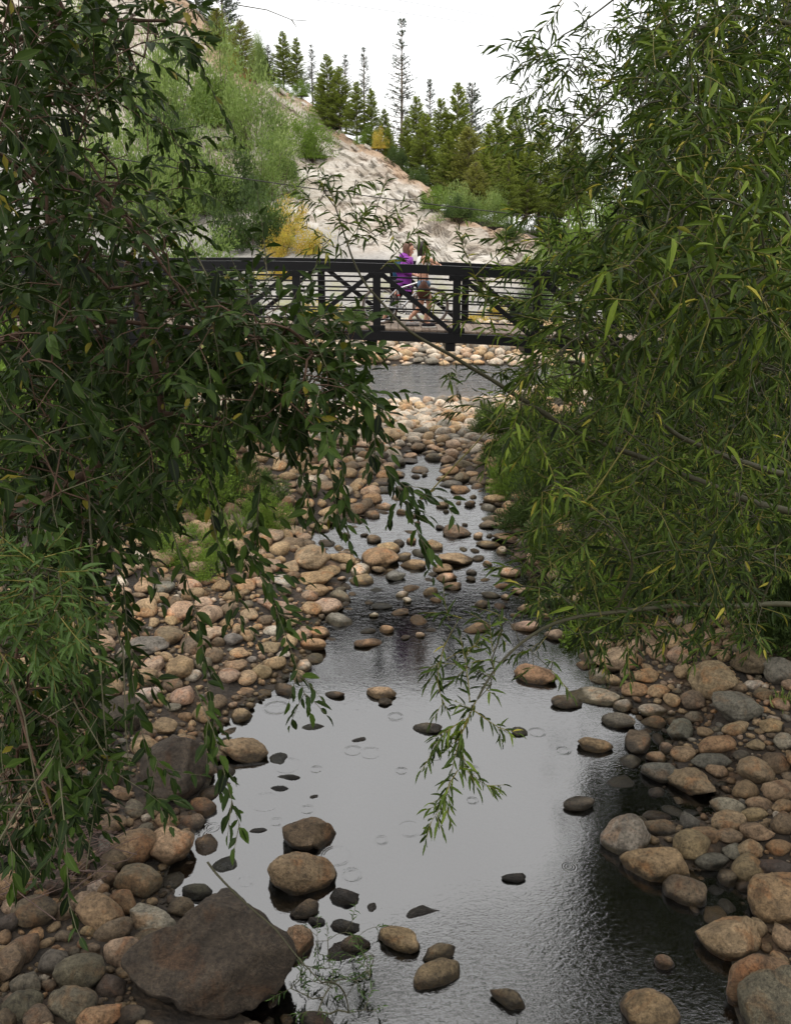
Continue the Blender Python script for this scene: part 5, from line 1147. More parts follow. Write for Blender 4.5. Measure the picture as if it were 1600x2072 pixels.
# canopy above and beside the frame, unseen overhead leaves added to shade the foreground
T = [np.array((r.uniform(-4.5, -1.2), r.uniform(2.0, 6.5), r.uniform(6.0, 8.7))) for _ in range(420)] + [np.array((r.uniform(-4, 4), r.uniform(-3.5, 2.4), r.uniform(6.4, 8.2))) for _ in range(620)] + [np.array((r.uniform(-5, -3), r.uniform(1.5, 6), r.uniform(1.5, 5.5))) for _ in range(110)]
T += [np.array((r.uniform(-5.2, .4), r.uniform(-3, 7.8), r.uniform(7.2, 9.8))) for _ in range(850)]
WL.fill(T, .35, .5, .17, RB * 1.1, .04)
ST = WL.strand
for q, sb in (([(690,870,3.9),(693,960,3.85),(700,1050,3.8),(707,1110,3.8),(718,1165,3.8)], 5), ([(742,900,3.95),(780,950,3.9),(815,985,3.85),(860,1005,3.8),(915,1008,3.8)], 8),
    ([(790,960,3.9),(826,1030,3.85),(850,1085,3.8),(870,1140,3.8),(876,1175,3.8)], 7), ([(470,1040,3.8),(520,1150,3.7),(560,1235,3.65),(595,1330,3.6),(615,1400,3.6),(628,1445,3.6)], 12),
    ([(330,1010,3.8),(372,1150,3.7),(405,1270,3.65),(420,1380,3.6),(436,1470,3.6)], 9), ([(395,1390,3.5),(440,1500,3.45),(462,1600,3.4),(492,1690,3.4)], 7),
    ([(200,1000,3.8),(240,1180,3.7),(258,1290,3.65),(290,1400,3.6)], 8), ([(420,960,3.9),(480,1120,3.8),(540,1165,3.75),(590,1160,3.75),(625,1180,3.75)], 7),
    ([(360,30,4.3),(395,110,4.3),(420,165,4.3),(445,215,4.3),(470,260,4.3),(492,300,4.3)], 3), ([(420,1000,3.9),(440,1100,3.8),(480,1200,3.75),(490,1270,3.7)], 6),
    ([(560,870,3.9),(600,940,3.85),(625,1010,3.8),(640,1060,3.8)], 7), ([(650,890,3.9),(672,960,3.85),(680,1030,3.8),(690,1080,3.8)], 5), ([(500,870,4.0),(530,960,3.9),(520,1050,3.85),(500,1120,3.8)], 7),
    ([(300,900,3.9),(310,1020,3.8),(300,1130,3.75),(330,1230,3.7)], 7), ([(150,1100,3.6),(175,1250,3.5),(180,1400,3.45),(210,1560,3.4),(165,1700,3.3)], 7), ([(90,1150,3.4),(110,1400,3.3),(130,1600,3.2),(100,1760,3.15)], 6),
    ([(250,1180,3.6),(268,1380,3.5),(290,1500,3.45),(330,1560,3.4),(420,1570,3.4)], 7), ([(160,1500,3.4),(240,1570,3.4),(330,1620,3.35),(350,1650,3.35)], 6), ([(730,830,3.9),(760,880,3.85),(760,930,3.8),(750,960,3.8)], 4),
    ([(540,560,3.9),(537,500,3.9),(527,430,3.9),(520,385,3.9)], 1), ([(120,1560,3.2),(135,1700,3.1),(140,1850,3.05),(165,1900,3.0)], 2)):
    ST(px3(q), BL, RB, .036, .0032, max(sb - 2, 1), .15, .5)
# long bare hanging shoots
for q in ([(192,870,3.5),(215,930,3.5),(250,1000,3.5),(275,1060,3.5)], [(180,1000,3.4),(190,1180,3.4),(205,1370,3.4),(218,1540,3.4),(190,1650,3.4),(175,1760,3.4)], [(300,900,3.6),(250,820,3.6),(190,870,3.6),(110,1010,3.6)],
          [(15,1340,3.2),(50,1450,3.2),(75,1600,3.2),(120,1720,3.2)], [(420,560,3.7),(380,480,3.7),(330,420,3.8)], [(175,180,3.8),(172,350,3.8),(168,520,3.8)], [(480,10,6),(540,20,6),(590,40,6),(620,42,6)], [(590,40,6),(600,55,6)], [(100,1450,3.2),(150,1420,3.2),(215,1530,3.2)],
          [(230,1250,3.4),(250,1320,3.4),(255,1480,3.4),(262,1560,3.4)], [(0,1700,2.9),(60,1600,2.9),(110,1530,2.9)], [(60,560,3.8),(130,470,3.8),(200,520,3.8),(280,540,3.8)]):
    Q = np.array(px3(q)); WL.tw.append((Q, np.linspace(.004, .002, len(Q))))
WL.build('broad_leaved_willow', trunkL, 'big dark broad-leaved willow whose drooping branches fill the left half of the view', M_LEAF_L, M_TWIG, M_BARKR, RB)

# ---- small narrow-leaved willow low on the left
W2 = Willow(2); b2_ = np.array((-2.9, 3.0, .4))
W2.limb([b2_, (-2.7, 3.1, 1.4)] + px3([(-60,1330,3.0),(0,1290,3.0),(90,1270,3.0)]), .02, .005)
W2.limb([(-2.75, 3.05, 1.2)] + px3([(-60,1180,3.0),(20,1150,3.0),(90,1160,3.0)]), .015, .004)
W2.fill(region(W2.r, [(-60,1100),(60,1100),(130,1160),(185,1220),(190,1290),(110,1330),(-40,1340)], 150, 2.7, 3.3), .15, .15, .062, .22, .013)
W2.build('young_willow', b2_, 'young blue-green willow with small narrow leaves at the left edge', M_LEAF_Y, M_TWIGY, M_BARKG, .22, 300)

# ---- the narrow-leaved willow on the right
WR = Willow(3); trunkR = np.array((4.6, 5.2, 0.7)); r = WR.r
WR.limb([trunkR, (4.4, 5.3, 2.0), (4.2, 5.6, 3.5), (3.9, 5.9, 5.2), (3.5, 6.2, 7.2), (3.0, 6.8, 9.0)], .15, .04)
WR.limb([(4.4, 5.35, 2.3)] + px3([(1640,975,5.4),(1560,955,5.3),(1450,922,5.2),(1360,877,5.1),(1285,794,5.0),(1224,729,5.0),(1180,640,5.0)]), .035, .008)
WR.limb([(4.35, 5.4, 2.6)] + px3([(1500,1010,5.6),(1300,930,5.5),(1145,869,5.4),(1044,794,5.3),(930,733,5.2),(832,681,5.1),(777,630,5.1),(729,566,5.1),(700,500,5.1),(680,420,5.1)]), .035, .004)
WR.limb([(4.5, 5.25, 1.3)] + px3([(1640,1225,4.7),(1500,1225,4.6),(1400,1222,4.5),(1290,1233,4.4),(1190,1240,4.3),(1110,1258,4.2),(1040,1308,4.1),(985,1370,4.05),(962,1420,4.0)]), .030, .005)
WR.limb([(4.2, 5.6, 3.5)] + px3([(1640,560,4.6),(1560,360,4.5),(1500,300,4.5),(1440,290,4.5),(1390,400,4.4),(1360,520,4.3),(1290,680,4.2)]), .024, .005)
WR.limb([(4.05, 5.8, 4.6)] + px3([(1640,60,5.2),(1500,30,5.1),(1400,60,5.0),(1300,150,5.0),(1200,230,5.0),(1120,300,5.0)]), .028, .005)
WR.limb([(3.9, 5.9, 5.2)] + px3([(1500,-150,5.2),(1340,-80,5.2),(1240,0,5.2),(1160,60,5.2)]), .024, .004)
WR.limb([(3.7, 6.0, 6.4), (2.6, 6.6, 8.0), (1.6, 7.4, 9.3), (0.6, 8.6, 10.2)], .04, .01)
WR.limb([(4.3, 5.5, 3.0), (4.0, 7.0, 4.5), (3.4, 8.2, 6.0), (2.9, 8.8, 8.0)], .05, .012)
NL = .112; RN = .165
R1a = [(1330,0),(1600,0),(1600,760),(1060,760),(1110,690),(1150,600),(1180,500),(1260,420),(1290,200)]
R1b = [(1040,740),(1600,740),(1600,1150),(1250,1150),(1130,1060),(1060,930),(1030,820)]
WR.fill(region(r, R1a, 800, 4.0, 6.8), .24, .35, NL, RN, .019)
WR.fill(region(r, R1b, 120, 4.0, 5.0), .24, .4, NL * .95, RN, .02)
WR.fill(region(r, R1b, 620, 5.2, 7.6), .2, .3, NL * .72, RN * 1.1, .016)
WR.fill(region(r, [(1060,120),(1330,0),(1330,200),(1260,430),(1130,430),(1060,330),(1010,250)], 210, 4.8, 6.6), .20, .15, NL * .85, RN, .019)
WR.fill(region(r, [(1030,440),(1200,400),(1230,640),(1060,660)], 48, 4.6, 6.0), .2, .25, NL, RN, .02)
WR.fill(region(r, [(900,760),(1060,740),(1080,1000),(930,840)], 26, 4.9, 5.8), .18, .35, NL * .85, RN, .02)
WR.fill(region(r, [(1020,1050),(1500,1100),(1560,1280),(1400,1300),(1150,1300),(1040,1180)], 190, 4.0, 5.6), .2, .5, NL * .85, RN, .02)
WR.fill(region(r, [(900,1240),(1150,1240),(1120,1380),(960,1420),(900,1380)], 26, 3.9, 4.3), .15, .5, NL * .7, RN, .02)
WR.fill(region(r, [(620,340),(840,400),(800,450),(740,510),(640,520)], 30, 4.9, 5.3), .17, -.25, NL * .8, RN, .022)
WR.fill(region(r, [(1380,470),(1600,440),(1600,680),(1400,650)], 26, 2.9, 3.3), .22, .5, NL * 1.05, RN * 1.1, .024)
WR.fill(region(r, [(1330,40),(1600,0),(1600,720),(1400,800),(1250,640),(1300,300)], 80, 3.1, 3.8), .24, .45, NL, RN * 1.05, .022)
WR.fill([np.array((r.uniform(-.6, 5.6), r.uniform(-3, 7.8), r.uniform(7.2, 9.8))) for _ in range(950)], .42, .35, .2, .26, .036)  # unseen leaves added over the foreground to darken the near stones
WR.fill([np.array((r.uniform(.8, 5.2), r.uniform(5.5, 10), r.uniform(7.4, 11))) for _ in range(520)] + [np.array((r.uniform(3.2, 6), r.uniform(3, 8), r.uniform(1.5, 7))) for _ in range(180)]
        + [np.array((r.uniform(.2, 3.5), r.uniform(2.0, 6), r.uniform(7.4, 9.2))) for _ in range(150)], .4, .35, NL * 1.8, RN * 1.6, .04)
WR.fill([np.array((r.uniform(2.2, 4.8), r.uniform(7, 10.5), r.uniform(1.5, 8.5))) for _ in range(560)], .34, .35, NL * 1.2, RN * 1.1, .026)
ST = WR.strand
for q, sb in (([(962,1420,4.0),(930,1490,3.95),(915,1550,3.9),(905,1610,3.9),(880,1650,3.9),(862,1680,3.9)], 7), ([(932,1470,3.95),(932,1530,3.95),(950,1575,3.95),(985,1585,3.95),(1005,1600,3.95)], 6),
    ([(940,1455,3.95),(900,1480,3.95),(872,1515,3.95),(865,1550,3.95)], 5), ([(962,1440,3.95),(990,1462,3.95),(1030,1485,3.95)], 4), ([(925,1560,3.9),(900,1590,3.9),(890,1640,3.9)], 3),
    ([(1140,5,4.6),(1115,40,4.6),(1075,75,4.55),(1040,85,4.5),(1000,95,4.5)], 2), ([(1120,40,4.6),(1122,70,4.6)], 0), ([(1000,640,5),(960,560,4.9),(940,510,4.9),(925,470,4.9)], 6), ([(960,560,4.8),(1000,520,4.8),(1040,480,4.8)], 4),
    ([(1060,610,4.4),(1000,600,4.3),(930,595,4.2),(860,590,4.2)], 4), ([(770,545,5),(795,520,5),(838,468,5),(860,440,5)], 2), ([(700,500,5),(740,430,5),(790,440,5)], 3), ([(680,420,5.1),(662,370,5.1),(655,345,5.1)], 3), ([(720,480,5.1),(640,400,5.1),(600,410,5.1)], 3),
    ([(840,468,5),(856,486,5),(864,505,5)], 3), ([(1130,700,5),(1010,680,4.9),(940,640,4.8)], 4), ([(950,1420,4),(945,1350,4.05),(930,1290,4.1)], 4), ([(900,1300,4.1),(880,1380,4.05),(905,1440,4)], 4)):
    ST(px3(q), NL * .8, RN, .02, .003, sb, .12, .4)
for q in ([(1600,690,4),(1540,600,4),(1500,480,4),(1495,360,4),(1470,270,4)], [(1120,1060,4.2),(1200,1000,4.2),(1280,880,4.2),(1340,700,4.2),(1370,520,4.2)], [(1310,580,3.6),(1390,700,3.6),(1440,560,3.6),(1530,480,3.6)], [(1440,100,4),(1430,280,4),(1415,460,4)],
          [(1135,0,4.6),(1120,20,4.6)], [(865,1000,5),(960,900,5),(1010,840,5),(1050,790,5)], [(880,990,5),(850,1010,5)]):
    Q = np.array(px3(q)); WR.tw.append((Q, np.linspace(.0045, .0022, len(Q))))
WR.build('narrow_leaved_willow', trunkR, 'large narrow-leaved willow filling the right half, its boughs reaching over the creek', M_LEAF_R, M_TWIGY, M_BARKG, RN)

# ---- a taller willow behind it; its crown leaves the frame at the top
W5 = Willow(5); trunk5 = np.array((7.2, 10.5, 1.2)); r5 = W5.r
W5.limb([trunk5, (7.1, 10.4, 3), (6.6, 10.3, 5.8), (5.6, 10.2, 8.4), (4.0, 10.0, 11)], .16, .04)
W5.limb([(7.05, 10.4, 3.5), (5.2, 9.6, 4.4), (3.6, 9.2, 5.2)], .05, .010)
DK = [(1190,1580),(1330,1480),(1500,1480),(1600,1600),(1600,2072),(640,2072),(680,1975),(880,1915),(1020,1830),(1100,1740)]
T5 = []
while len(T5) < 3000:
    x_, y_ = r5.uniform(640, 1600), r5.uniform(1480, 2072)
    if not inpoly(x_, y_, DK): continue
    g_ = G(x_, y_); d_ = g_ - np.array((0, 0, CAMZ)); d_[2] *= -1; d_ /= d_[1]
    q_ = g_ + d_ * (r5.uniform(8.5, 15) - g_[1]); u_, v_, t_ = PX(q_)
    if (u_ > 1290 or v_ < -110) and q_[2] < 12.5: T5.append(q_)
W5.limb([(5.6, 10.2, 8.4), (3.6, 11.0, 9.2), (1.6, 12.2, 9.8), (.3, 13.2, 10.4)], .06, .012)
W5.fill(T5, .42, .3, .19, .24, .034)
W5.build('bank_willow', trunk5, 'taller willow behind the narrow-leaved one, crown rising out of the top right', M_LEAF_L, M_TWIG, M_BARK, .22, 60)

# ---- willow sprig fallen into the pool at the bottom
W4 = Willow(4); b4 = G(595, 1950, .05)
W4.limb([P(422,1742,5.2), P(470,1800,5.1), P(540,1870,5.05), P(600,1940,5.0), P(650,1990,4.95)], .007, .003)
W4.fill([G(x_, y_, W4.r.uniform(.03, .2)) for x_, y_ in [(W4.r.uniform(575, 760), W4.r.uniform(1860, 2060)) for _ in range(44)]], .13, .1, .06, .17, .014)
W4.build('willow_sprig', b4, 'grey-green willow branch trailing in the water beside the huge dark boulder', M_LEAF_Y, M_TWIG, M_BARKG, .17, 300, cat='branch')

# ---- generic shrubs and trees farther off
def shrub_mesh(seed, n, leafL, ratio, mat, mode='round', kind='flat'):
    r = np.random.default_rng(seed); K = 26
    c = r.normal(size=(K, 3)); c = unit(c) * r.uniform(.25, .85, (K, 1)); c[:, 2] = np.abs(c[:, 2]) * 1.1 - .12
    if mode == 'upright': c[:, 0:2] *= .8
    k = r.integers(K, size=n); off = unit(r.normal(size=(n, 3))) * (r.uniform(0, 1, (n, 1)) ** .5) * r.uniform(.16, .36, K)[k][:, None]
    p = c[k] + off; p[:, 2] = np.maximum(p[:, 2], .02) ; p[:, 2] = p[:, 2] * .82
    D = unit(off + .6 * r.normal(size=(n, 3)) * .5 + np.array((0, 0, .25)) + .4 * unit(p))
    U = unit(r.normal(size=(n, 3)) * .8 + np.array((0, -.2, .8)))
    L = leafL * r.uniform(.6, 1.3, n)
    tint = np.clip(.5 + .3 * (r.uniform(-1, 1, K)[k]) + r.uniform(-.25, .25, n), 0, 1)
    me = leaves_mesh('foliage', p, D, U, L, L * ratio, kind, mat, tint)
    mb = MB()
    for q in c: 
        a = np.array((r.uniform(-.08, .08), r.uniform(-.08, .08), -.15)); m_ = (a + q * (1, 1, .8)) / 2 + r.normal(size=3) * .06
        mb.tube([a, m_, q * (1, 1, .82)], [.013, .009, .003], 5)
    st = npmesh('stem', np.concatenate(mb.v), np.concatenate(mb.f), True, mat=M_TWIGD)
    return me, st
SH = {}
def shrub(p, w_, h_, var, label, cat='shrub', group=None, name='shrub', rz=None):
    fm, sm = SH[var]; root = empty(name, tuple(p), rz if rz is not None else rr.uniform(0, 6.28)); tag(root, label, cat, group)
    for nm, me in (('foliage', fm), ('stem', sm)):
        o = mobj(nm, me, None, root); o.scale = (w_ / 2, w_ / 2, h_)
        if nm == 'foliage': o['kind'] = 'stuff'
    return root
for k in range(4): SH['bank', k] = shrub_mesh(50 + k, 13000, .07, .2, M_SHRUB)
for k in range(2): SH['fresh', k] = shrub_mesh(60 + k, 12000, .045, .4, M_BRIGHT)
for k in range(3): SH['light', k] = shrub_mesh(70 + k, 10000, .045, .3, M_SHRUBL, 'upright')
for k in range(2): SH['gy', k] = shrub_mesh(80 + k, 8000, .045, .45, M_YELLOW)
SH['rust', 0] = shrub_mesh(90, 4000, .07, .4, M_RUST)
for k in range(3): SH['green', k] = shrub_mesh(95 + k, 12000, .042, .55, M_SHRUB)
def gz(p): p = np.array(p, float); p[2] = ground_z(p[0], p[1]); return p
# right bank thicket, x, y, width, height
RB_ = [(2.25,8.6,1.7,1.25),(2.5,10.2,2.0,1.5),(2.1,11.8,1.8,1.3),(2.6,13.2,2.2,1.9),(3.4,9.4,2.4,2.3),(3.9,11.6,2.8,2.9),(3.6,14.8,2.6,2.4),(2.6,15.6,1.9,1.25),(4.9,13.6,3.2,3.8),(5.2,9.8,3.0,3.4),(6.4,12.0,3.6,4.4),(3.9,7.6,2.0,1.8),(5.6,7.2,2.6,2.6),(7.5,9.0,3.6,4.6),(5.6,19.2,3.4,3.0),(4.0,19.4,2.2,1.4),(7.8,16.0,3.4,4.0),(8.8,19.5,3.6,4.4),(2.15,14.9,2.0,1.5),(2.1,17.3,1.8,1.1),(1.75,13.2,1.1,.75)]
rdesc = ['low willow bush overhanging the stream nearest on the right bank','rounded willow bush second along the right bank','low bush at the stream bend on the right bank','tall willow bush just before the bridge on the right','bushy willow behind the nearest right bank bush','leafy willow clump behind the stream bend bush','dense bush tucked against the right side of the bridge','small bush beside the gravel bar under the bridge','tall dark willow clump at the right end of the bridge','wide willow clump behind the second right bank bush','tallest willow clump on the right bank','bush above the right-hand backwater','spreading bush behind the backwater at right','tall bush standing far right behind the backwater','green bush beyond the bridge on the right river shore','low green bush at the river edge beyond the bridge','tall bush screening the right bridge end','tall bush beyond the bridge at far right','rounded bush at the stream edge just below the bridge','low bush spreading onto the cobble bar beyond the bridge','small bush overhanging the upper stream bend']
for i_, (x_, y_, w_, h_) in enumerate(RB_): shrub(gz((x_ * 1.19, y_ * 1.19, 0)), w_ * 1.19, h_ * 1.19, ('bank', i_ % 4) if i_ % 5 else ('fresh', i_ % 2), rdesc[i_], group='bushes of the right bank')
LB_ = [(-2.7,11.6,1.7,1.5),(-3.4,13.2,2.2,2.2),(-2.6,14.6,1.7,1.4),(-4.4,10.8,2.6,2.6),(-4.6,14.6,3.0,3.0),(-4.0,19.0,2.8,2.0),(-6.0,12.6,3.2,3.4),(-6.4,18.8,3.4,2.8),(-4.8,8.4,2.2,2.4),(-2.3,9.4,1.1,.7),(-8.0,15.5,3.6,3.6),(-7.5,9.8,3.2,3.8),(-1.75,11.2,.95,.75),(-2.15,12.4,1.3,1.0),(-2.9,9.9,1.4,1.1)]
ldesc = ['light green bush on the left bank above the cobbles','taller green bush behind it on the left bank','bush beside the gravel bar left of the bridge','broad bush farther left on the left bank','large bush under the left part of the bridge','bush beyond the bridge on the left river shore','tall bush behind the broad left bank bush','wide bush at the left river shore','bush near the left edge behind the willow','small grey-green plant at the edge of the left cobbles','tall bush at the left bridge end','tall bush at far left of the left bank','small dark bush standing among the left bank cobbles','dark low bush between left cobbles and gravel bar','grassy bush behind the upper left cobbles']
for i_, (x_, y_, w_, h_) in enumerate(LB_): shrub(gz((x_ * 1.19, y_ * 1.19, 0)), w_ * 1.19, h_ * 1.19, ('fresh', i_ % 2) if i_ % 3 == 0 else ('bank', i_ % 4) if (i_ % 3 == 1 or i_ > 11) else ('light', i_ % 3), ldesc[i_], group='bushes of the left bank')
# on the hill: placed where the photo shows them
HB = [(330,300,210,250,'light','pale green thicket high on the left of the slope'),(430,240,190,220,'light','upper pale green willow thicket below the bare crest'),(520,300,170,200,'light','pale willow thicket left of the bright round bush'),(300,460,240,230,'light','pale thicket low on the left slope'),(420,430,220,220,'light','broad pale thicket in the middle of the slope'),
 (500,500,180,180,'green','green bush at the foot of the slope behind the bridge'),(540,400,150,150,'light','pale thicket under the bright round bush'),(380,570,230,170,'light','low pale thicket seen through the left railings'),(628,318,125,100,'fresh','bright green round bush alone on the rock slope'),(575,360,80,80,'green','dark green bush just left of the round bush'),
 (580,470,110,90,'gy','yellow autumn bush at the foot of the slope'),(630,510,110,90,'gy','yellow-green bush lowest beside the footbridge rail'),(570,515,90,80,'gy','golden bush touching the top rail'),(560,560,110,60,'gy','ochre bush behind the left railings'),
 (930,445,110,95,'light','grey-green willow on the platform right of the cliff toe'),(1000,455,90,75,'light','second grey-green willow right of the cliff toe'),(1062,430,66,60,'rust','rust-orange bush among the greens right of the cliff'),(1040,480,70,50,'green','dark bush on the bare platform edge'),(1110,480,150,160,'fresh','yellow-green tree right of the rust-orange bush'),(1190,540,200,210,'fresh','bright leafy clump beyond the right bridge end'),(1090,590,110,110,'fresh','bright green bush right of the scree behind the railings'),(1320,520,220,240,'green','leafy green tree mass far behind the right willow'),(1190,400,110,120,'green','green crown behind the right willow'),
 (1260,600,170,150,'green','green clump beyond the bridge at right'),(1100,640,100,70,'fresh','low bright bush behind the right railings'),(890,410,50,40,'green','small bush at the tip of the cliff'),(655,640,110,50,'gy','yellow weeds behind the left railings'),(470,640,180,120,'green','green bush behind the left part of the railings'),(350,360,170,170,'green','deep green bush among the pale thickets at upper left'),(470,420,170,150,'green','deep green bush among the pale thickets mid slope'),(420,250,120,120,'fresh','bright green bush high in the pale thicket'),(740,655,90,50,'green','low green bush behind the rails left of the walkers'),(330,650,200,130,'green','dark green bush behind the far left railings'),(960,655,90,45,'gy','dry grass clump behind the rails right of the walkers'),(1070,655,120,90,'green','green bush behind the right end railings'),(1010,640,90,50,'gy','yellow weeds behind the right railings'),
 (200,180,180,190,'light','pale thicket at the upper left behind the willow'),(180,400,220,240,'light','pale thicket at the left behind the willow'),(150,600,240,200,'green','green thicket low at the left behind the willow')]
for i_, (px_, pb, wp, hp_, kd, lb) in enumerate(HB):
    p = cliff_at(px_, pb); t_ = float(PX(p)[2]); n_v = {'light': 3, 'green': 3, 'fresh': 2, 'gy': 2, 'rust': 1}[kd]
    shrub(p - np.array((0, 0, .1)), wp / FPX * t_ * (1.4 if kd == 'light' else 1.15), hp_ / FPX * t_ * (1.25 if kd == 'light' else 1.1), (kd, i_ % n_v), lb, group='bushes on the far slope')
# conifers
def conifer(seed, dens=1.0, spread=.2, bare=.08, mat=None, droop=.0, gap=0.0):
    r = np.random.default_rng(seed); mb = MB(); pos, D = [], []
    mb.tube([(0, 0, -.05), (.004, 0, .5), (0, .004, 1)], [.014, .008, .002], 7); tr = npmesh('trunk', np.concatenate(mb.v), np.concatenate(mb.f), True, mat=M_BARK)
    mb = MB(); z = bare
    while z < .985:
        nb = r.integers(4, 8)
        if r.uniform() < gap: z += .02; continue
        for k in range(nb):
            a = r.uniform(0, 6.28); L = spread * (1 - z) ** .8 * r.uniform(.6, 1.1) + .012
            el = .15 + .5 * z - droop; d = np.array((math.cos(a), math.sin(a), el)); e = np.array((0, 0, z)) + d * L + np.array((0, 0, .05 * L))
            s0 = np.array((0, 0, z)); mb.tube([s0, (s0 + e) / 2 - np.array((0, 0, .04 * L)), e], [.0028, .002, .0008], 3)
            m_ = max(int(L * 60 * dens), 3)
            for q in range(m_):
                u = r.uniform(.15, 1) ** .8; p_ = s0 + (e - s0) * u; wv = L * .28 * (1 - u * .6)
                sd = np.array((-math.sin(a), math.cos(a), 0)) * r.uniform(-1, 1)
                p_ = p_ + sd * wv * r.uniform(0, 1)
                for _ in range(3): pos.append(p_); D.append(d * .8 + sd * .8 + r.normal(size=3) * .5 + (0, 0, .3))
        z += r.uniform(.011, .022)
    br = npmesh('branch', np.concatenate(mb.v), np.concatenate(mb.f), True, mat=M_BARK)
    pos = np.array(pos); D = np.array(D); n = len(pos); L = r.uniform(.013, .027, n)
    me = leaves_mesh('needles', pos, D, unit(r.normal(size=(n, 3))), L, L * .22, 'flat', mat or M_NEEDLE, np.clip(r.uniform(0, 1, n) * .6 + .4 * pos[:, 2], 0, 1))
    return tr, br, me
CT = {'pine': [conifer(1, 5, .25), conifer(2, 5, .28), conifer(3, 5, .22, .04), conifer(4, 5, .30, .03)], 'thin': [conifer(5, 1.0, .17, .2, M_NEEDLED, .05, .1), conifer(6, 1.1, .13, .2, M_NEEDLED, .1, .1)],
      'tall': [conifer(7, .7, .17, .12, M_NEEDLED, .12, .2)], 'yellow': [conifer(8, 3.4, .38, .02, M_NEEDLEY), conifer(9, 3.4, .36, .02, M_NEEDLEY)], 'dark': [conifer(10, 1.8, .28, .1, M_NEEDLED)]}
CL = [(455,-90,118,84,'dark','dark pine at the very top of the crest'),(400,-60,60,86,'dark','dark pine highest on the left of the crest'),(445,25,138,79,'yellow','yellowish pine uppermost below the dark pine'),(492,48,155,77,'yellow','yellowish pine on the crest with bare ground before it'),(525,92,175,76,'yellow','squat yellow-brown pine at the broken crest edge'),
 (575,70,180,74,'pine','green pine behind the upper crest clump'),(602,82,182,73,'pine','green pine right of the upper crest clump'),(545,95,180,75,'dark','dark pine inside the upper crest clump'),(633,97,215,74,'thin','thin grey pine standing apart on the skyline'),(664,118,262,68,'pine','bushy green pine in the middle of the crest'),(700,118,262,70,'thin','slender pine behind the middle crest clump'),(688,140,262,67,'pine','lower green pine in the middle crest clump'),
 (738,106,280,68,'thin','tall slender pine right of the middle crest clump'),(722,170,285,65,'pine','green pine at the right foot of the middle clump'),(752,185,300,65,'pine','green pine leaning over the edge of the crest'),(812,58,345,74,'tall','tallest lone sparse spruce against the white sky'),(842,200,350,66,'pine','green pine right beside the lone sparse spruce'),(868,168,370,70,'thin','pointed dark pine in the right grove'),(822,240,360,64,'pine','broad pine at the left of the right grove'),(860,235,380,63,'pine','broad low pine in the front of the right grove'),
 (890,205,385,68,'pine','middle pine of the right grove'),(922,178,395,68,'pine','pointed spruce topping the right grove'),(950,175,380,74,'dark','sparse flat-topped pine behind the right grove'),(905,270,400,60,'pine','low pine in front of the spruce topping the grove'),(945,262,420,60,'yellow','brownish pine in the front of the right grove'),(985,255,420,66,'pine','pine at the right side of the grove'),(1010,262,430,70,'dark','dark pine partly behind the willow leaves'),(1045,270,440,68,'pine','pine seen through gaps in the right willow'),
 (1090,240,440,66,'pine','large pine behind the right willow'),(975,300,435,58,'pine','short green pine above the grey-green willow'),(1130,300,450,66,'pine','pine farthest right behind the right willow'),(785,262,345,64,'pine','young pine in the dip of the crest'),(1025,320,440,58,'pine','short pine left of the rust-orange bush')]
for i_, (px_, pt, pb, t_, kd, lb) in enumerate(CL + [(1150,250,440,62,'pine','pine rising behind the upper right willow leaves'),(960,330,440,57,'yellow','low yellowish pine right of the grove'),(1035,225,440,68,'pine','tall pine at the left margin of the right willow'),(1065,290,445,62,'pine','broad pine behind the rust-orange bush'),(1000,228,430,70,'pine','pine topping the right end of the grove'),(778,225,345,70,'pine','narrow pine just left of the lone sparse spruce'),(650,160,255,71,'pine','small pine left of the middle crest clump')]):
    b_ = P(px_, pb, t_); g_ = ground_z(b_[0], b_[1]); 
    h_ = (pb - pt) / FPX * t_ * 1.03; top = P(px_, pt, t_)[2]
    if g_ < b_[2]: h_ += 0; b_[2] = min(b_[2], g_ + 1.5); 
    h_ = max(top - b_[2], 2.0)
    root = empty('pine_tree', tuple(b_), rr.uniform(0, 6.28)); tag(root, lb, 'pine tree', 'conifers along the crest')
    for nm, me in zip(('trunk', 'branches', 'needles'), CT[kd][i_ % len(CT[kd])]):
        o = mobj('limbs' if nm == 'branches' else nm, me, None, root); wd = h_ * (1.45 if kd == 'yellow' else 1.2 if h_ < 6 else 1.0); o.scale = (wd, wd, h_)
        if nm != 'trunk': o['kind'] = 'stuff'
# pale leafed young tree on the skyline and undergrowth of the crest
CRS = [(525,95,70,110,'light','airy pale-leaved young tree against the sky on the upper crest'),(560,190,70,40,'fresh','yellow-green scrub at the broken crest edge'),(610,195,60,34,'fresh','yellow-green scrub below the upper crest pines'),(680,265,60,34,'green','scrub at the feet of the middle crest pines'),(745,312,70,60,'fresh','yellow-green bush on the lower crest'),(765,300,50,60,'gy','yellowing bush on the lower crest edge'),(470,150,60,50,'gy','brownish scrub at the upper crest'),(800,350,60,60,'green','green bush in the dip of the crest'),(845,375,60,50,'green','green bush in front of the right grove'),(880,385,70,70,'fresh','leafy bush above the cliff tip'),(500,165,40,30,'rust','rusty scrub at the upper crest edge'),(930,400,80,60,'green','leafy bush behind the grey-green willow'),(640,240,46,40,'green','dark scrub left of the middle pines')]
for i_, (px_, pb, wp, hp_, kd, lb) in enumerate(CRS):
    yr0 = np.interp((px_ - 800) / 1800 * 65, RW[:, 0], RW[:, 1]); b_ = AY(px_, pb, yr0 + 1.0); t_ = float(PX(b_)[2]); n_v = {'light': 3, 'green': 3, 'fresh': 2, 'gy': 2, 'rust': 1}[kd]
    b_[2] = min(b_[2], ground_z(b_[0], b_[1]) + .3)
    shrub(b_, wp / FPX * t_, hp_ / FPX * t_ * 1.1, (kd, i_ % n_v), lb, group='scrub along the crest')
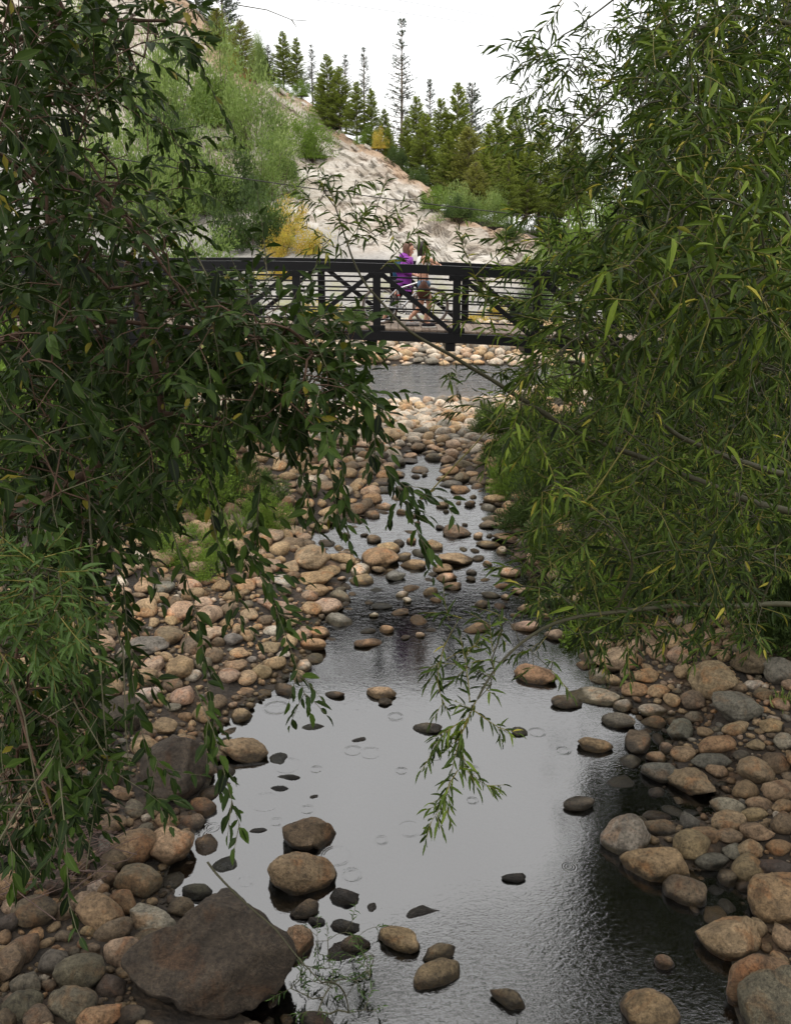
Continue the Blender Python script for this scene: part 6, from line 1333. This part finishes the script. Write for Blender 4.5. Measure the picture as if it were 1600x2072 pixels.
# grass tufts on the right bank and the left shore
def tufts(name, pts, label, L=.14):
    r = np.random.default_rng(5); pos, D, LL = [], [], []
    for (x_, y_, s_) in pts:
        z_ = ground_z(x_, y_)
        for k in range(60):
            pos.append((x_ + r.normal() * s_, y_ + r.normal() * s_, z_)); D.append((r.normal() * .35, r.normal() * .35, 1)); LL.append(L * r.uniform(.4, 1.2))
    pos = np.array(pos); D = np.array(D); LL = np.array(LL)
    me = leaves_mesh(name, pos, D, unit(r.normal(size=pos.shape)), LL, LL * .05 + .002, 'mid', M_GRASS, r.uniform(0, 1, len(pos)))
    tag(mobj(name, me), label, kind='stuff')
q = [G(x_, y_, .25)[:2] for x_, y_ in ((1530,1290),(1560,1270),(1500,1300),(1590,1440),(1540,1300),(1480,1265),(1570,1285))]
tufts('grass', [(a, b_, .09) for a, b_ in q], 'tufts of fresh grass between the stones on the right bank')
q = [G(x_, y_, .25)[:2] for x_, y_ in ((430,1060),(470,1080),(400,1030),(500,1060),(450,1110),(350,1040),(300,1060),(250,1080),(260,1010))]
tufts('shore_grass', [(a, b_, .16) for a, b_ in q], 'pale grass at the edge of the left cobbles', .3)
# dead twigs caught on the banks
def brush(name, centre, n, spread, L, label):
    r = np.random.default_rng(9); mb = MB()
    for k in range(n):
        c = np.array(centre) + r.normal(size=3) * np.array(spread); d = unit(np.array((1.0, .3, .1)) * r.choice((-1, 1)) + r.normal(size=3) * .5); l_ = L * r.uniform(.4, 1.2)
        mid = c + r.normal(size=3) * l_ * .08
        mb.tube([c - d * l_ / 2, mid, c + d * l_ / 2], [.004, .0035, .0015], 5)
    tag(mobj(name, npmesh(name, np.concatenate(mb.v), np.concatenate(mb.f), True, mat=M_TWIGD)), label, kind='stuff')
brush('driftwood', G(110, 1730, .35), 90, (.22, .22, .07), .5, 'tangle of dead twigs washed up on the lower left bank')
brush('brushwood', G(1120, 1010, .35), 130, (.25, .5, .12), .7, 'dead reddish twigs under the right bank bushes')
brush('root_tangle', G(1090, 1110, .15), 70, (.2, .3, .08), .5, 'dark roots and twigs at the right water edge')
